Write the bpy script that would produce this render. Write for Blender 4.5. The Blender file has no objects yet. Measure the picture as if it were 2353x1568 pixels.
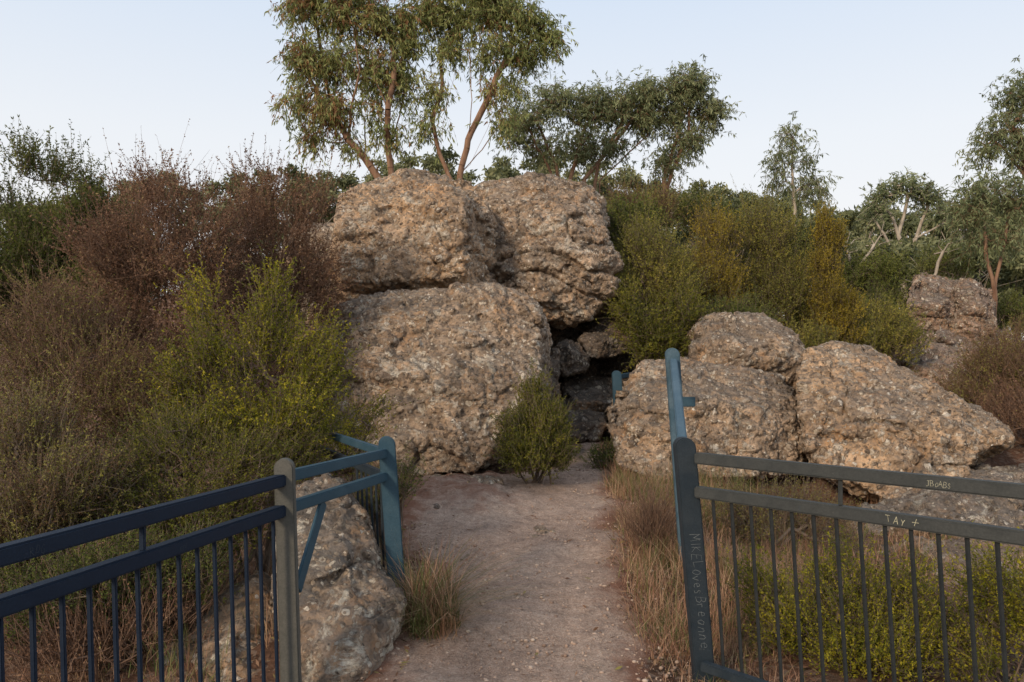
import bpy, bmesh, math
import numpy as np
from mathutils import Vector, Matrix

R = np.random.default_rng(11)
EYE = 1.45
def P(u, v, d):
    return np.array([(u-512)/796*d, d, EYE-(v-365)/796*d])
COL = bpy.context.scene.collection

# ------------------------------------------------------------------ helpers
def mesh_np(name, V, Fq, mats, tint=None, smooth=False):
    V = np.ascontiguousarray(V, dtype=np.float32).reshape(-1, 3)
    Fq = np.ascontiguousarray(Fq, dtype=np.int32)
    m, k = Fq.shape
    me = bpy.data.meshes.new(name)
    me.vertices.add(len(V)); me.vertices.foreach_set('co', V.ravel())
    me.loops.add(m*k); me.loops.foreach_set('vertex_index', Fq.ravel())
    me.polygons.add(m)
    me.polygons.foreach_set('loop_start', np.arange(0, m*k, k, dtype=np.int32))
    if smooth:
        me.polygons.foreach_set('use_smooth', np.ones(m, dtype=bool))
    me.update(calc_edges=True)
    if tint is not None:
        a = me.attributes.new('tint', 'FLOAT', 'POINT')
        a.data.foreach_set('value', np.ascontiguousarray(tint, dtype=np.float32).ravel())
    for mt in (mats if isinstance(mats, (list, tuple)) else [mats]):
        me.materials.append(mt)
    return me
def obj(name, me, loc=(0, 0, 0), parent=None, label=None, cat=None, group=None, kind=None):
    o = bpy.data.objects.new(name, me)
    o.location = Vector([float(c) for c in loc])
    if parent is not None: o.parent = parent
    if label: o["label"] = label
    if cat: o["category"] = cat
    if group: o["group"] = group
    if kind: o["kind"] = kind
    COL.objects.link(o)
    return o
def nrm(a):
    return a/np.maximum(np.linalg.norm(a, axis=-1, keepdims=True), 1e-9)

def h3(i, j, k, s):
    i = i.astype(np.int64); j = j.astype(np.int64); k = k.astype(np.int64)
    n = (i*374761393 + j*668265263 + k*2147483647 + s*1274126177) & 0xffffffff
    n = ((n ^ (n >> 13))*1274126177) & 0xffffffff
    n = ((n ^ (n >> 16))*2246822519) & 0xffffffff
    n = n ^ (n >> 15)
    return (n & 0xffffff)/float(0xffffff)
def vnoise(p, s=0):
    f = np.floor(p); t = p-f; t = t*t*(3-2*t); f = f.astype(np.int64)
    out = 0
    for a in (0, 1):
        for b in (0, 1):
            for c in (0, 1):
                w = (t[:, 0] if a else 1-t[:, 0])*(t[:, 1] if b else 1-t[:, 1])*(t[:, 2] if c else 1-t[:, 2])
                out = out + w*h3(f[:, 0]+a, f[:, 1]+b, f[:, 2]+c, s)
    return out*2-1
def fbm(p, o=4, s=0, gain=.5):
    r = 0; a = 1.; t = 0
    for i in range(o):
        r = r+a*vnoise(p*(2.03**i)+i*17.3, s+i); t += a; a *= gain
    return r/t
def voro(p, s=0):
    f = np.floor(p).astype(np.int64)
    d1 = np.full(len(p), 9.); d2 = d1.copy(); idv = np.zeros(len(p))
    for a in (-1, 0, 1):
        for b in (-1, 0, 1):
            for c in (-1, 0, 1):
                i, j, k = f[:, 0]+a, f[:, 1]+b, f[:, 2]+c
                q = np.stack([i+h3(i, j, k, s), j+h3(i, j, k, s+7), k+h3(i, j, k, s+13)], 1)
                d = np.linalg.norm(q-p, axis=1)
                m = d < d1
                d2 = np.where(m, d1, np.minimum(d2, d))
                idv = np.where(m, h3(i, j, k, s+29), idv)
                d1 = np.where(m, d, d1)
    return d1, d2, idv

# ------------------------------------------------------------------ materials
def new_mat(name):
    m = bpy.data.materials.new(name); m.use_nodes = True
    nt = m.node_tree; b = nt.nodes['Principled BSDF']
    b.inputs['Roughness'].default_value = .85
    b.inputs['Specular IOR Level'].default_value = .2
    return m, nt, b
def ramp(nt, stops, fac=None, interp='LINEAR'):
    n = nt.nodes.new('ShaderNodeValToRGB'); e = n.color_ramp.elements
    n.color_ramp.interpolation = interp
    e[0].position = stops[0][0]; e[0].color = stops[0][1]
    e[1].position = stops[1][0]; e[1].color = stops[1][1]
    for p, c in stops[2:]:
        x = e.new(p); x.color = c
    if fac is not None: nt.links.new(fac, n.inputs[0])
    return n
def g(v): return (v, v, v, 1)
def noise(nt, vec, scale, det=4, rough=.55, dist=0):
    n = nt.nodes.new('ShaderNodeTexNoise'); n.inputs['Scale'].default_value = scale
    n.inputs['Detail'].default_value = det; n.inputs['Roughness'].default_value = rough
    n.inputs['Distortion'].default_value = dist
    nt.links.new(vec, n.inputs['Vector']); return n
def vor(nt, vec, scale, feat='F1'):
    n = nt.nodes.new('ShaderNodeTexVoronoi'); n.feature = feat; n.inputs['Scale'].default_value = scale
    nt.links.new(vec, n.inputs['Vector']); return n
def mix(nt, a, b, fac, mode='MIX'):
    n = nt.nodes.new('ShaderNodeMix'); n.data_type = 'RGBA'; n.blend_type = mode
    for s, v in ((n.inputs[6], a), (n.inputs[7], b), (n.inputs[0], fac)):
        if isinstance(v, (tuple, float, int)): s.default_value = v
        else: nt.links.new(v, s)
    return n.outputs[2]
def mth(nt, op, a, b=0.):
    n = nt.nodes.new('ShaderNodeMath'); n.operation = op
    for s, v in ((n.inputs[0], a), (n.inputs[1], b)):
        if isinstance(v, (float, int)): s.default_value = v
        else: nt.links.new(v, s)
    return n.outputs[0]
def bump(nt, b, hgt, strength, dist, prev=None):
    n = nt.nodes.new('ShaderNodeBump'); n.inputs['Strength'].default_value = strength
    n.inputs['Distance'].default_value = dist
    nt.links.new(hgt, n.inputs['Height'])
    if prev is not None: nt.links.new(prev, n.inputs['Normal'])
    nt.links.new(n.outputs[0], b.inputs['Normal']); return n.outputs[0]

def leaf_mat(name, stops, trans=.3, rough=.6, gain=1.45):
    m, nt, b = new_mat(name)
    at = nt.nodes.new('ShaderNodeAttribute'); at.attribute_name = 'tint'
    r = ramp(nt, [(p, tuple(min(1, x*gain) for x in c[:3])+(1,)) for p, c in stops], at.outputs['Fac'])
    nt.links.new(r.outputs[0], b.inputs['Base Color'])
    b.inputs['Roughness'].default_value = rough
    t = nt.nodes.new('ShaderNodeBsdfTranslucent'); nt.links.new(r.outputs[0], t.inputs[0])
    mx = nt.nodes.new('ShaderNodeMixShader'); mx.inputs[0].default_value = trans
    nt.links.new(b.outputs[0], mx.inputs[1]); nt.links.new(t.outputs[0], mx.inputs[2])
    nt.links.new(mx.outputs[0], nt.nodes['Material Output'].inputs[0])
    return m
def bark_mat(name, c1, c2):
    m, nt, b = new_mat(name)
    tc = nt.nodes.new('ShaderNodeTexCoord')
    mp = nt.nodes.new('ShaderNodeMapping'); mp.inputs['Scale'].default_value = (1, 1, .25)
    nt.links.new(tc.outputs['Object'], mp.inputs[0])
    n = noise(nt, mp.outputs[0], 9, 5, .6)
    r = ramp(nt, [(.3, c1), (.68, c2)], n.outputs[0])
    nt.links.new(r.outputs[0], b.inputs['Base Color'])
    bump(nt, b, n.outputs[0], .5, .02)
    return m

def rock_mat(name, warm, grey, lich=.5, stain=.6, gain=1.5):
    m, nt, b = new_mat(name)
    tc = nt.nodes.new('ShaderNodeTexCoord'); O = tc.outputs['Object']
    big = noise(nt, O, 1.3, 7, .68, .5)
    base = ramp(nt, [(.40, grey), (.60, warm)], big.outputs[0])
    med = noise(nt, O, 6, 8, .75)
    medr = ramp(nt, [(.32, g(.36)), (.66, g(1.25))], med.outputs[0])
    c = mix(nt, base.outputs[0], medr.outputs[0], 1., 'MULTIPLY')
    og = noise(nt, O, 1.9, 8, .75, .4); og.noise_dimensions = '4D'; og.inputs['W'].default_value = 11.
    ogr = ramp(nt, [(.52, g(0)), (.63, g(1))], og.outputs[0])
    c = mix(nt, c, (.37, .22, .115, 1), mth(nt, 'MULTIPLY', ogr.outputs[0], .65))
    wn = noise(nt, O, 13, 3, .6)
    wv = mix(nt, O, wn.outputs['Color'], .05)
    hts = []
    for sc, lo, sz, amt, hw in ((9.5, .5, .48, .65, 1.3), (20, .30, .55, .82, .85), (40, .22, .55, .78, .45)):
        v = vor(nt, wv, sc)
        sep = nt.nodes.new('ShaderNodeSeparateColor'); nt.links.new(v.outputs['Color'], sep.inputs[0])
        ex = mth(nt, 'GREATER_THAN', sep.outputs[0], lo)
        lim = mth(nt, 'MULTIPLY', mth(nt, 'ADD', mth(nt, 'MULTIPLY', sep.outputs[2], sz), .12), ex)
        d = mth(nt, 'SUBTRACT', lim, v.outputs['Distance'])
        rim = nt.nodes.new('ShaderNodeMapRange'); rim.inputs[1].default_value = -.10; rim.inputs[2].default_value = 0.
        nt.links.new(d, rim.inputs[0])
        c = mix(nt, c, g(.45), mth(nt, 'MULTIPLY', mth(nt, 'MULTIPLY', rim.outputs[0], ex), .5), 'MULTIPLY')
        mask = nt.nodes.new('ShaderNodeMapRange'); mask.inputs[1].default_value = 0; mask.inputs[2].default_value = .04
        nt.links.new(d, mask.inputs[0])
        pc = ramp(nt, [(0, (.085, .073, .062, 1)), (.25, (.19, .148, .115, 1)), (.55, (.30, .232, .17, 1)), (.76, (.39, .325, .255, 1)), (.9, (.52, .47, .39, 1)), (1, (.66, .62, .55, 1))], sep.outputs[1])
        c = mix(nt, c, pc.outputs[0], mth(nt, 'MULTIPLY', mask.outputs[0], amt))
        hts.append(mth(nt, 'MULTIPLY', mth(nt, 'SQRT', mth(nt, 'MAXIMUM', d, 0.)), hw))
    l1 = noise(nt, O, 3.2, 9, .78, .6)
    lr = ramp(nt, [(.55, g(0)), (.61, g(1))], l1.outputs[0])
    c = mix(nt, c, (.46, .44, .385, 1), mth(nt, 'MULTIPLY', lr.outputs[0], lich))
    l2 = noise(nt, O, 1.5, 11, .82, .4)
    l2.noise_dimensions = '4D'; l2.inputs['W'].default_value = 4.
    dr = ramp(nt, [(.50, g(0)), (.61, g(1))], l2.outputs[0])
    c = mix(nt, c, (.055, .05, .045, 1), mth(nt, 'MULTIPLY', dr.outputs[0], stain))
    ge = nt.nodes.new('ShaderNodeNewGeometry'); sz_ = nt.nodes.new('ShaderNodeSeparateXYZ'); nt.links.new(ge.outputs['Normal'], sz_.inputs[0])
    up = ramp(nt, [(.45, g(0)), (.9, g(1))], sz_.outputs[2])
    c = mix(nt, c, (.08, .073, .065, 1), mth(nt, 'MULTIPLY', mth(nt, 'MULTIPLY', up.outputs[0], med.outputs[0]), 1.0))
    if gain != 1.: c = mix(nt, c, (gain*1.02, gain*.985, gain*.94, 1), 1., 'MULTIPLY')
    nt.links.new(c, b.inputs['Base Color'])
    h = mth(nt, 'ADD', mth(nt, 'ADD', hts[0], hts[1]), hts[2])
    n1 = bump(nt, b, h, 1., .07)
    fine = noise(nt, O, 38, 6, .75)
    n2 = bump(nt, b, fine.outputs[0], .85, .028, n1)
    bump(nt, b, med.outputs[0], .7, .10, n2)
    b.inputs['Roughness'].default_value = .92
    return m

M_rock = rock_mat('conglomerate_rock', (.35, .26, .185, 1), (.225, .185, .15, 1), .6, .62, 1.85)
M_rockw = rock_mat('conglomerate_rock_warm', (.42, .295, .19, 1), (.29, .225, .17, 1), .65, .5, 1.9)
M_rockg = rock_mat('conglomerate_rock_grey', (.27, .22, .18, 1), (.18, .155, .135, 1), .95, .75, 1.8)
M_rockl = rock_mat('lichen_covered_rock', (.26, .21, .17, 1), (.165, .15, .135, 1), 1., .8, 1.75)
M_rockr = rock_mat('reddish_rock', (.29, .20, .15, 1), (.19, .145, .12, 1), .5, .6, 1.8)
M_rockshade = rock_mat('conglomerate_rock_shaded', (.20, .16, .13, 1), (.12, .105, .095, 1), .4, .6, 1.2)  # shade of the hollow and passage put into a darker rock colour

# terrain
CP = np.array([
 (0,0,0),(0,2,.02),(.2,3.4,.08),(.1,4.8,.19),(.3,6.4,.30),(.6,8,.43),(.9,9.5,.55),(1.1,11,.8),(0,-4,0),(0,-10,0),
 (-1.2,3.0,.0),(-3,3,-.25),(-2,5,-.0),(-4,5,-.2),(-3,8,.3),(-6,8,.2),(-1.5,7.5,.4),(-.6,7,.38),(-8,3,-.5),(-5,0,-.4),(-3,12,2),(-7,14,1.6),(-.75,4.3,.2),
 (1.3,3.5,.05),(3,3,-.15),(2,5,.02),(4,5,-.15),(3,7,.08),(5,7.5,.2),(2,9,.5),(4,10,.8),(6,12,1.1),(8,9,.4),(3,13,1.4),(5,1,-.2),(1.6,1,0),(1.1,7,.35),(1.0,5.5,.25),
 (7.5,13.5,1.7),(8,15.5,2.0),
 (-1,12,2.5),(-1,15,3.9),(-1,18,4.6),(1,17,4.4),(3,18,3.5),(-5,18,3.6),(6,18,1.9),(10,18,1.8),
 (-15,25,3),(0,30,4),(12,30,2),(25,40,2),(-30,40,3),(0,60,2.5),(40,60,2.5),(-60,60,2),(-20,5,-.5),(20,5,0),(0,-30,0),
 (0,200,2),(200,200,2),(-200,200,2),(-200,0,0),(200,0,0),(0,-200,0),(600,600,0),(-600,600,0),(600,-600,0),(-600,-600,0)], float)
def terr(x, y):
    x = np.asarray(x, float).ravel(); y = np.asarray(y, float).ravel()
    d2 = (x[:, None]-CP[None, :, 0])**2+(y[:, None]-CP[None, :, 1])**2+.12
    w = d2**-1.8
    z = (w*CP[None, :, 2]).sum(1)/w.sum(1)
    p = np.stack([x, y, x*0], 1)
    return z+.05*fbm(p*.9, 3, 5)+.014*vnoise(p*4.5, 9)
def T1(x, y): return float(terr([x], [y])[0])

def axis(a, b, st, far, gr=1.16):
    v = list(np.arange(a, b+1e-6, st)); s = st; x = b
    while x < far: s *= gr; x += s; v.append(x)
    s = st; x = a
    while x > -far: s *= gr; x -= s; v.insert(0, x)
    return np.array(v)
ax = axis(-6, 7.5, .06, 900); ay = axis(1, 13, .06, 900)
X, Y = np.meshgrid(ax, ay); Z = np.concatenate([terr(X[i], Y[i]) for i in range(len(ay))]).reshape(X.shape)
V = np.stack([X, Y, Z], -1).reshape(-1, 3)
nx, ny = len(ax), len(ay)
ii = (np.arange(ny-1)[:, None]*nx+np.arange(nx-1)[None]).ravel()
FQ = np.stack([ii, ii+1, ii+nx+1, ii+nx], 1)
mg, nt, b = new_mat('soil_and_litter')
tc = nt.nodes.new('ShaderNodeTexCoord'); O = tc.outputs['Object']
n0 = noise(nt, O, .9, 6, .6); n1 = noise(nt, O, 22, 6, .75); n2 = noise(nt, O, 90, 3, .7)
r0 = ramp(nt, [(.35, (.085, .05, .03, 1)), (.55, (.18, .095, .06, 1)), (.7, (.24, .155, .11, 1))], n0.outputs[0])
r1 = ramp(nt, [(.3, g(.35)), (.7, g(1.4))], n1.outputs[0])
c = mix(nt, r0.outputs[0], r1.outputs[0], 1., 'MULTIPLY')
vp = vor(nt, O, 38); sp = nt.nodes.new('ShaderNodeSeparateColor'); nt.links.new(vp.outputs['Color'], sp.inputs[0])
pm = ramp(nt, [(.75, g(0)), (.82, g(1))], sp.outputs[0])
c = mix(nt, c, (.28, .21, .16, 1), mth(nt, 'MULTIPLY', pm.outputs[0], .6))
nt.links.new(c, b.inputs['Base Color'])
bn = bump(nt, b, n1.outputs[0], .8, .05); bump(nt, b, n2.outputs[0], .6, .01, bn)
obj('ground', mesh_np('ground', V, FQ, mg, smooth=True), kind='structure')

# path
PE = np.array([(-12,-.6,.7),(0,-.62,.7),(2,-.62,.7),(3.4,-.60,.70),(4.1,-.46,.70),(4.8,-.58,.74),(5.6,-.74,.80),(6.0,-.84,.84),(6.5,-.98,.88),(7.1,-1.02,.93),(7.5,-.75,1.0),(7.8,.10,1.02),(8.1,.45,1.02),(9,.58,1.12),(10,.66,1.2),(11.2,.75,1.25)])
def pedge(y): return np.interp(y, PE[:, 0], PE[:, 1]), np.interp(y, PE[:, 0], PE[:, 2])
py = np.concatenate([np.arange(-12, 2, .5), np.arange(2, 11.2, .03)])
K = 60; l, r_ = pedge(py)
l = l+.16*fbm(np.stack([py*2.2, py*0, py*0], 1), 3, 3); r_ = r_+.18*fbm(np.stack([py*2.0, py*0+5, py*0], 1), 3, 4)
s = np.linspace(-.06, 1.06, K)
X = l[:, None]+(r_-l)[:, None]*s[None]; Y = np.repeat(py[:, None], K, 1)
edge = np.minimum(s, 1-s)[None]*(r_-l)[:, None]
pp = np.stack([X.ravel(), Y.ravel(), X.ravel()*0], 1)
rg = np.clip((Y-5.5)/1.0, 0, 1)*np.clip((.30-X)/.5, 0, 1)
f1, f2, idv = voro(pp*np.array([8, 10, 1])+.5, 3)
cob = (np.sqrt(np.clip(1-(f1/.6)**2, 0, 1))*.035*(idv > .3)+.06*fbm(pp*4, 5, 8, .6)).reshape(X.shape)
Z = terr(X, Y).reshape(X.shape)+.014-np.clip(.03-edge, 0, 1)*.45+(cob+.02)*rg*np.clip(edge/.1, 0, 1)+.012*fbm(pp*6, 4, 18, .6).reshape(X.shape)*np.clip(edge/.1, 0, 1)
ii = (np.arange(len(py)-1)[:, None]*K+np.arange(K-1)[None]).ravel()
tint = np.clip(edge/.30, 0, 1)*(1-.62*rg)
mp_, nt, b = new_mat('path_gravel')
tc = nt.nodes.new('ShaderNodeTexCoord'); O = tc.outputs['Object']
at = nt.nodes.new('ShaderNodeAttribute'); at.attribute_name = 'tint'
n0 = noise(nt, O, 1.6, 7, .65, .3); n1 = noise(nt, O, 70, 4, .7)
r0 = ramp(nt, [(.34, (.32, .215, .16, 1)), (.50, (.43, .31, .24, 1)), (.68, (.50, .385, .305, 1))], n0.outputs[0])
r1 = ramp(nt, [(.3, g(.7)), (.7, g(1.2))], n1.outputs[0])
c = mix(nt, r0.outputs[0], r1.outputs[0], 1., 'MULTIPLY')
v1 = vor(nt, O, 140); sp = nt.nodes.new('ShaderNodeSeparateColor'); nt.links.new(v1.outputs['Color'], sp.inputs[0])
pc = ramp(nt, [(0, (.20, .135, .10, 1)), (.4, (.39, .28, .215, 1)), (.85, (.50, .39, .31, 1)), (1, (.60, .51, .43, 1))], sp.outputs[1])
c = mix(nt, c, pc.outputs[0], .45)
n3 = noise(nt, O, 6, 6, .7)
n4 = noise(nt, O, 14, 7, .78); r4 = ramp(nt, [(.36, g(.64)), (.58, g(1.06))], n4.outputs[0])
c = mix(nt, c, r4.outputs[0], 1., 'MULTIPLY')
ef = mth(nt, 'ADD', at.outputs['Fac'], mth(nt, 'MULTIPLY', mth(nt, 'SUBTRACT', n3.outputs[0], .5), 1.8))
er = ramp(nt, [(.1, g(0)), (.7, g(1))], ef)
c = mix(nt, (.21, .105, .068, 1), c, er.outputs[0])
nt.links.new(c, b.inputs['Base Color'])
bn = bump(nt, b, v1.outputs['Distance'], .45, .007); bn = bump(nt, b, n1.outputs[0], .5, .012, bn); bn = bump(nt, b, n4.outputs[0], .6, .045, bn); bump(nt, b, n3.outputs[0], .4, .08, bn)
obj('path', mesh_np('path', np.stack([X, Y, Z], -1), np.stack([ii, ii+1, ii+K+1, ii+K], 1), mp_, tint=tint, smooth=True), kind='structure')

# ------------------------------------------------------------------ rocks
def rock(name, label, pts, mat, voxel=.016, seed=0, big=.09, med=.045, peb=.016, strata=.0, sm=5, cat='boulder', group=None, sink=0., pits=.6):
    pts = np.array(pts, float); pts[:, 2] -= sink
    c = np.array([pts[:, 0].mean(), pts[:, 1].mean(), pts[:, 2].min()])
    bm = bmesh.new()
    for p in pts-c: bm.verts.new(p)
    rr = bmesh.ops.convex_hull(bm, input=bm.verts)
    junk = [e for e in rr['geom_interior']+rr['geom_unused'] if isinstance(e, bmesh.types.BMVert)]
    bmesh.ops.delete(bm, geom=list(set(junk)), context='VERTS')
    me = bpy.data.meshes.new('t'); bm.to_mesh(me); bm.free()
    t = bpy.data.objects.new('t', me); COL.objects.link(t)
    md = t.modifiers.new('r', 'REMESH'); md.mode = 'VOXEL'; md.voxel_size = voxel
    s = t.modifiers.new('s', 'SMOOTH'); s.factor = .5; s.iterations = sm
    dg = bpy.context.evaluated_depsgraph_get()
    nm = bpy.data.meshes.new_from_object(t.evaluated_get(dg))
    bpy.data.objects.remove(t); bpy.data.meshes.remove(me)
    n = len(nm.vertices)
    def get():
        co = np.empty(n*3, np.float32); nm.vertices.foreach_get('co', co)
        no = np.empty(n*3, np.float32); nm.vertices.foreach_get('normal', no)
        return co.reshape(-1, 3).astype(float), no.reshape(-1, 3).astype(float)
    def put(co):
        nm.vertices.foreach_set('co', co.astype(np.float32).ravel()); nm.update()
    co, no = get()
    o = seed*7.77
    wp = np.stack([vnoise(co*3+o, 3), vnoise(co*3+o, 4), vnoise(co*3+o, 5)], 1)
    d = big*fbm(co*1.0+o, 2, seed)*.9
    f1, f2, idv = voro(co*1.7+o+.18*wp, seed)
    d += big*(1.0*(idv-.5)+.3*(np.sin(idv*40)*((co@np.array([.8, .2, 1.0])) % .6-.3)))*np.clip((f2-f1)*22, 0, 1)
    f1, f2, idv = voro(co*np.array([3.9, 3.9, 5.5])+o+.3*wp, seed+2)
    d += big*.6*(idv-.5)*np.clip((f2-f1)*18, 0, 1)
    if strata > 0:
        zz = co[:, 2]*3.2+.7*vnoise(co*1.1+o, 8)+.18*vnoise(co*5+o, 9)+.15*co[:, 0]
        fr = zz % 1; amp = np.clip(vnoise(co*np.array([.8, .8, 2.0])+o+9, 2)*2.2+.3, 0, 1)
        d += amp*strata*(-np.exp(-((fr-.5)/.07)**2)+.45*fr)
    co = co+no*d[:, None]; put(co); co, no = get()
    q = co*np.array([3.6, 3.6, 5.2])
    d = med*fbm(q+o, 5, seed+3, .64)
    d -= .085*np.clip(np.abs(vnoise(co*np.array([1.5, 1.5, 2.2])+o+3+.25*wp, 12))*-22+1, 0, 1)*np.clip(vnoise(co*1.3+o, 14)*3+.35, 0, 1)*min(1, big*12)
    co = co+no*d[:, None]; put(co); co, no = get()
    cw = co+.012*wp
    f1, f2, idv = voro(cw*9+o, seed+5)
    d = peb*1.2*np.sqrt(np.clip(1-(f1/(.18+.5*idv))**2, 0, 1))*(idv > .5)
    f1, f2, idv = voro(cw*np.array([17, 17, 20])+o, seed+6)
    d += peb*.9*np.sqrt(np.clip(1-(f1/(.2+.5*idv))**2, 0, 1))*(idv > .3)
    f1, f2, idv = voro(cw*31+o, seed+8)
    d += peb*.5*np.sqrt(np.clip(1-(f1/(.2+.5*idv))**2, 0, 1))*(idv > .3)
    pit = np.clip(vnoise(co*5.0+o, 21)-.6, 0, 1)+.5*np.clip(vnoise(co*13+o, 22)-.55, 0, 1); d -= pit*.24*pits
    co = co+no*d[:, None]; put(co)
    nm.polygons.foreach_set('use_smooth', np.ones(len(nm.polygons), dtype=bool))
    nm.name = name; nm.materials.clear(); nm.materials.append(mat)
    return obj(name, nm, c, label=label, cat=cat, group=group)
def Q(*a): return [P(*t) for t in a]

rock('boulder', 'massive brown pebbly conglomerate boulder at the end of the path', Q(
 (326,425,7.8),(334,458,7.7),(400,478,7.5),(470,476,7.5),(512,440,7.7),(535,395,7.9),(541,345,8.1),(534,312,8.4),(515,298,8.6),(479,290,8.5),(420,293,8.55),(370,299,8.55),(338,311,8.45),(318,340,8.25),(310,385,8.0),
 (400,465,10.2),(330,440,10),(540,430,10),(545,330,10.4),(520,298,10.2),(345,300,10.2),(302,360,10),(520,390,7.8),(440,400,7.55),(366,400,7.6),(475,308,8.1),(380,316,8.12)),
 M_rock, .015, 1, .085, .045, .018, 0, sm=3)
rock('boulder', 'pale squared conglomerate block with dark side, stacked on lower boulder', Q(
 (338,210,9.3),(352,187,9.6),(395,175,9.7),(430,179,9.6),(463,199,9.1),(461,240,9.0),(464,275,9.0),(461,306,9.7),(400,306,9.7),(346,306,9.7),(340,280,9.2),(400,280,9.0),(340,240,9.15),
 (485,207,10.2),(500,225,10.7),(508,270,10.7),(503,312,10.5),(345,200,11.8),(345,330,11.6),(420,180,12),(490,200,12),(505,310,12)),
 M_rockw, .016, 2, .11, .045, .017, .13, sm=1)
rock('boulder', 'big conglomerate boulder overhanging a dark hollow', Q(
 (474,205,10.5),(480,187,10.8),(545,178,10.7),(585,184,10.7),(602,203,10.5),(606,235,10.2),(610,275,10.1),(604,297,10.1),(586,314,10.1),(552,326,10.0),(520,322,9.9),(505,300,10),(480,290,10.2),
 (480,190,12.8),(550,180,13),(598,200,12.8),(606,285,12.4),(586,312,12),(520,325,12),(530,250,9.85),(570,225,9.95),(582,262,9.85)),
 M_rock, .017, 3, .11, .045, .017, .12, sm=2)
rock('boulder', 'weathered conglomerate shoulder rock behind brown scrub', Q(
 (285,240,10.2),(300,225,10.4),(335,222,10.4),(352,240,10.2),(352,360,10),(280,380,10),(275,300,9.8),(300,230,12),(350,230,12),(280,380,12),(352,380,12)),
 M_rock, .03, 4, .1, .05, .014, .08)
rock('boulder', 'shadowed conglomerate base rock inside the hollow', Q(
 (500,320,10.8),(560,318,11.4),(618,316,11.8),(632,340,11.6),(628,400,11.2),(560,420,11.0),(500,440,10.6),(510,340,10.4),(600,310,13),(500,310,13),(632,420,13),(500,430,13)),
 M_rockshade, .03, 5, .14, .06, .014, .05)
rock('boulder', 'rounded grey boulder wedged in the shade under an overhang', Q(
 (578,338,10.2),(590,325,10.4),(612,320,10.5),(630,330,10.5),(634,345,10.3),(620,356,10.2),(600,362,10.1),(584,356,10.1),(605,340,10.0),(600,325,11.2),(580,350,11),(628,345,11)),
 M_rockshade, .018, 6, .08, .04, .012)
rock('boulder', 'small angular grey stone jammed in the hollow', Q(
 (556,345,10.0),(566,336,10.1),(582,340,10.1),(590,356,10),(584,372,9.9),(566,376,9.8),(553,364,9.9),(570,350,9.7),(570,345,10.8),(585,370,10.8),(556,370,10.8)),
 M_rockshade, .016, 24, .08, .04, .012, sm=2)
rock('boulder', 'shaded rock wall lining the narrow passage', Q(
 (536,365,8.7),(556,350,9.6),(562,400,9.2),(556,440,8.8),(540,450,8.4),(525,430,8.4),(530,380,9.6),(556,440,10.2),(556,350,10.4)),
 M_rockshade, .02, 7, .09, .05, .014)
rock('stone_step', 'flat stone step at the entrance to the passage', Q(
 (570,455,8.6),(578,449,8.8),(600,449,8.8),(604,456,8.6),(600,463,8.4),(572,463,8.4),(585,450,9.4),(602,450,9.4),(568,452,9.4),(602,480,8.8),(570,480,8.8)),
 M_rock, .014, 26, .03, .025, .008, sm=2, cat='step')
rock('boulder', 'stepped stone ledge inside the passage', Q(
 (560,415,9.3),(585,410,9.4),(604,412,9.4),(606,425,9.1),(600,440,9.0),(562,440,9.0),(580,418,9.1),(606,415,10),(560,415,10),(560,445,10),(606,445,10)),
 M_rockshade, .018, 25, .06, .04, .014, sm=2)
rock('boulder', 'low shaded ledge blocking the end of the passage', Q(
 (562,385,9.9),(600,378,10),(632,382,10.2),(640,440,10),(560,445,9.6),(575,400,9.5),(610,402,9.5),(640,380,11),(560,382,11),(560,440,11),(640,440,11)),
 M_rockshade, .02, 8, .10, .05, .014, .06)
rock('boulder', 'broad lichen flecked boulder beside the path', Q(
 (606,430,7.9),(604,410,8.1),(618,388,8.3),(645,362,8.5),(672,357,8.6),(720,362,8.7),(765,372,8.6),(795,395,8.3),(806,440,8.1),(800,468,7.8),(740,478,7.4),(660,482,7.4),(615,466,7.6),
 (690,400,7.7),(760,410,7.7),(640,410,7.8),(620,400,9.8),(680,360,10),(790,390,9.8),(800,460,9.6),(620,460,9.6)),
 M_rock, .015, 9, .09, .045, .018, sm=2)
rock('boulder', 'knobbly rounded boulder resting behind a larger one', Q(
 (688,345,9.4),(700,330,9.5),(730,320,9.7),(765,321,9.7),(790,334,9.6),(804,358,9.4),(800,385,9.3),(700,385,9.1),(740,345,9.0),(780,350,9.1),(700,330,10.9),(790,335,10.9),(800,400,10.9),(690,400,10.9)),
 M_rock, .017, 10, .13, .05, .018)
rock('boulder', 'orange brown wedge boulder tapering to a point', Q(
 (801,372,8.0),(808,355,8.2),(835,348,8.4),(860,352,8.3),(910,378,8.1),(960,402,7.9),(1000,425,7.8),(1006,440,7.6),(975,460,7.4),(930,492,7.2),(895,508,7.1),(850,480,7.2),(815,460,7.4),(802,420,7.6),
 (850,400,7.5),(900,420,7.3),(820,360,9.6),(870,356,9.8),(1000,440,9.2),(820,470,9.2),(940,480,8.8)),
 M_rockw, .015, 11, .09, .045, .018, sm=2)
rock('boulder', 'split reddish boulder on a rise among brown scrub', Q(
 (908,288,13.8),(912,273,14),(940,278,14),(962,286,14.1),(962,315,13.8),(950,338,13.6),(915,338,13.6),(908,305,13.4),(945,305,13.4),(920,275,15.4),(962,284,15.4),(955,350,15.4),(912,350,15.2)),
 M_rockr, .024, 12, .13, .05, .014, .10, sm=2)
rock('boulder', 'reddish leaning boulder beside a cracked one', Q(
 (955,290,13.9),(968,276,14.1),(984,280,14.2),(990,296,14),(990,325,13.7),(975,345,13.5),(948,340,13.5),(970,305,13.4),(965,280,15),(990,290,15),(992,350,15),(950,350,15)),
 M_rockr, .024, 28, .13, .05, .014, .06, sm=2)
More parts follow.
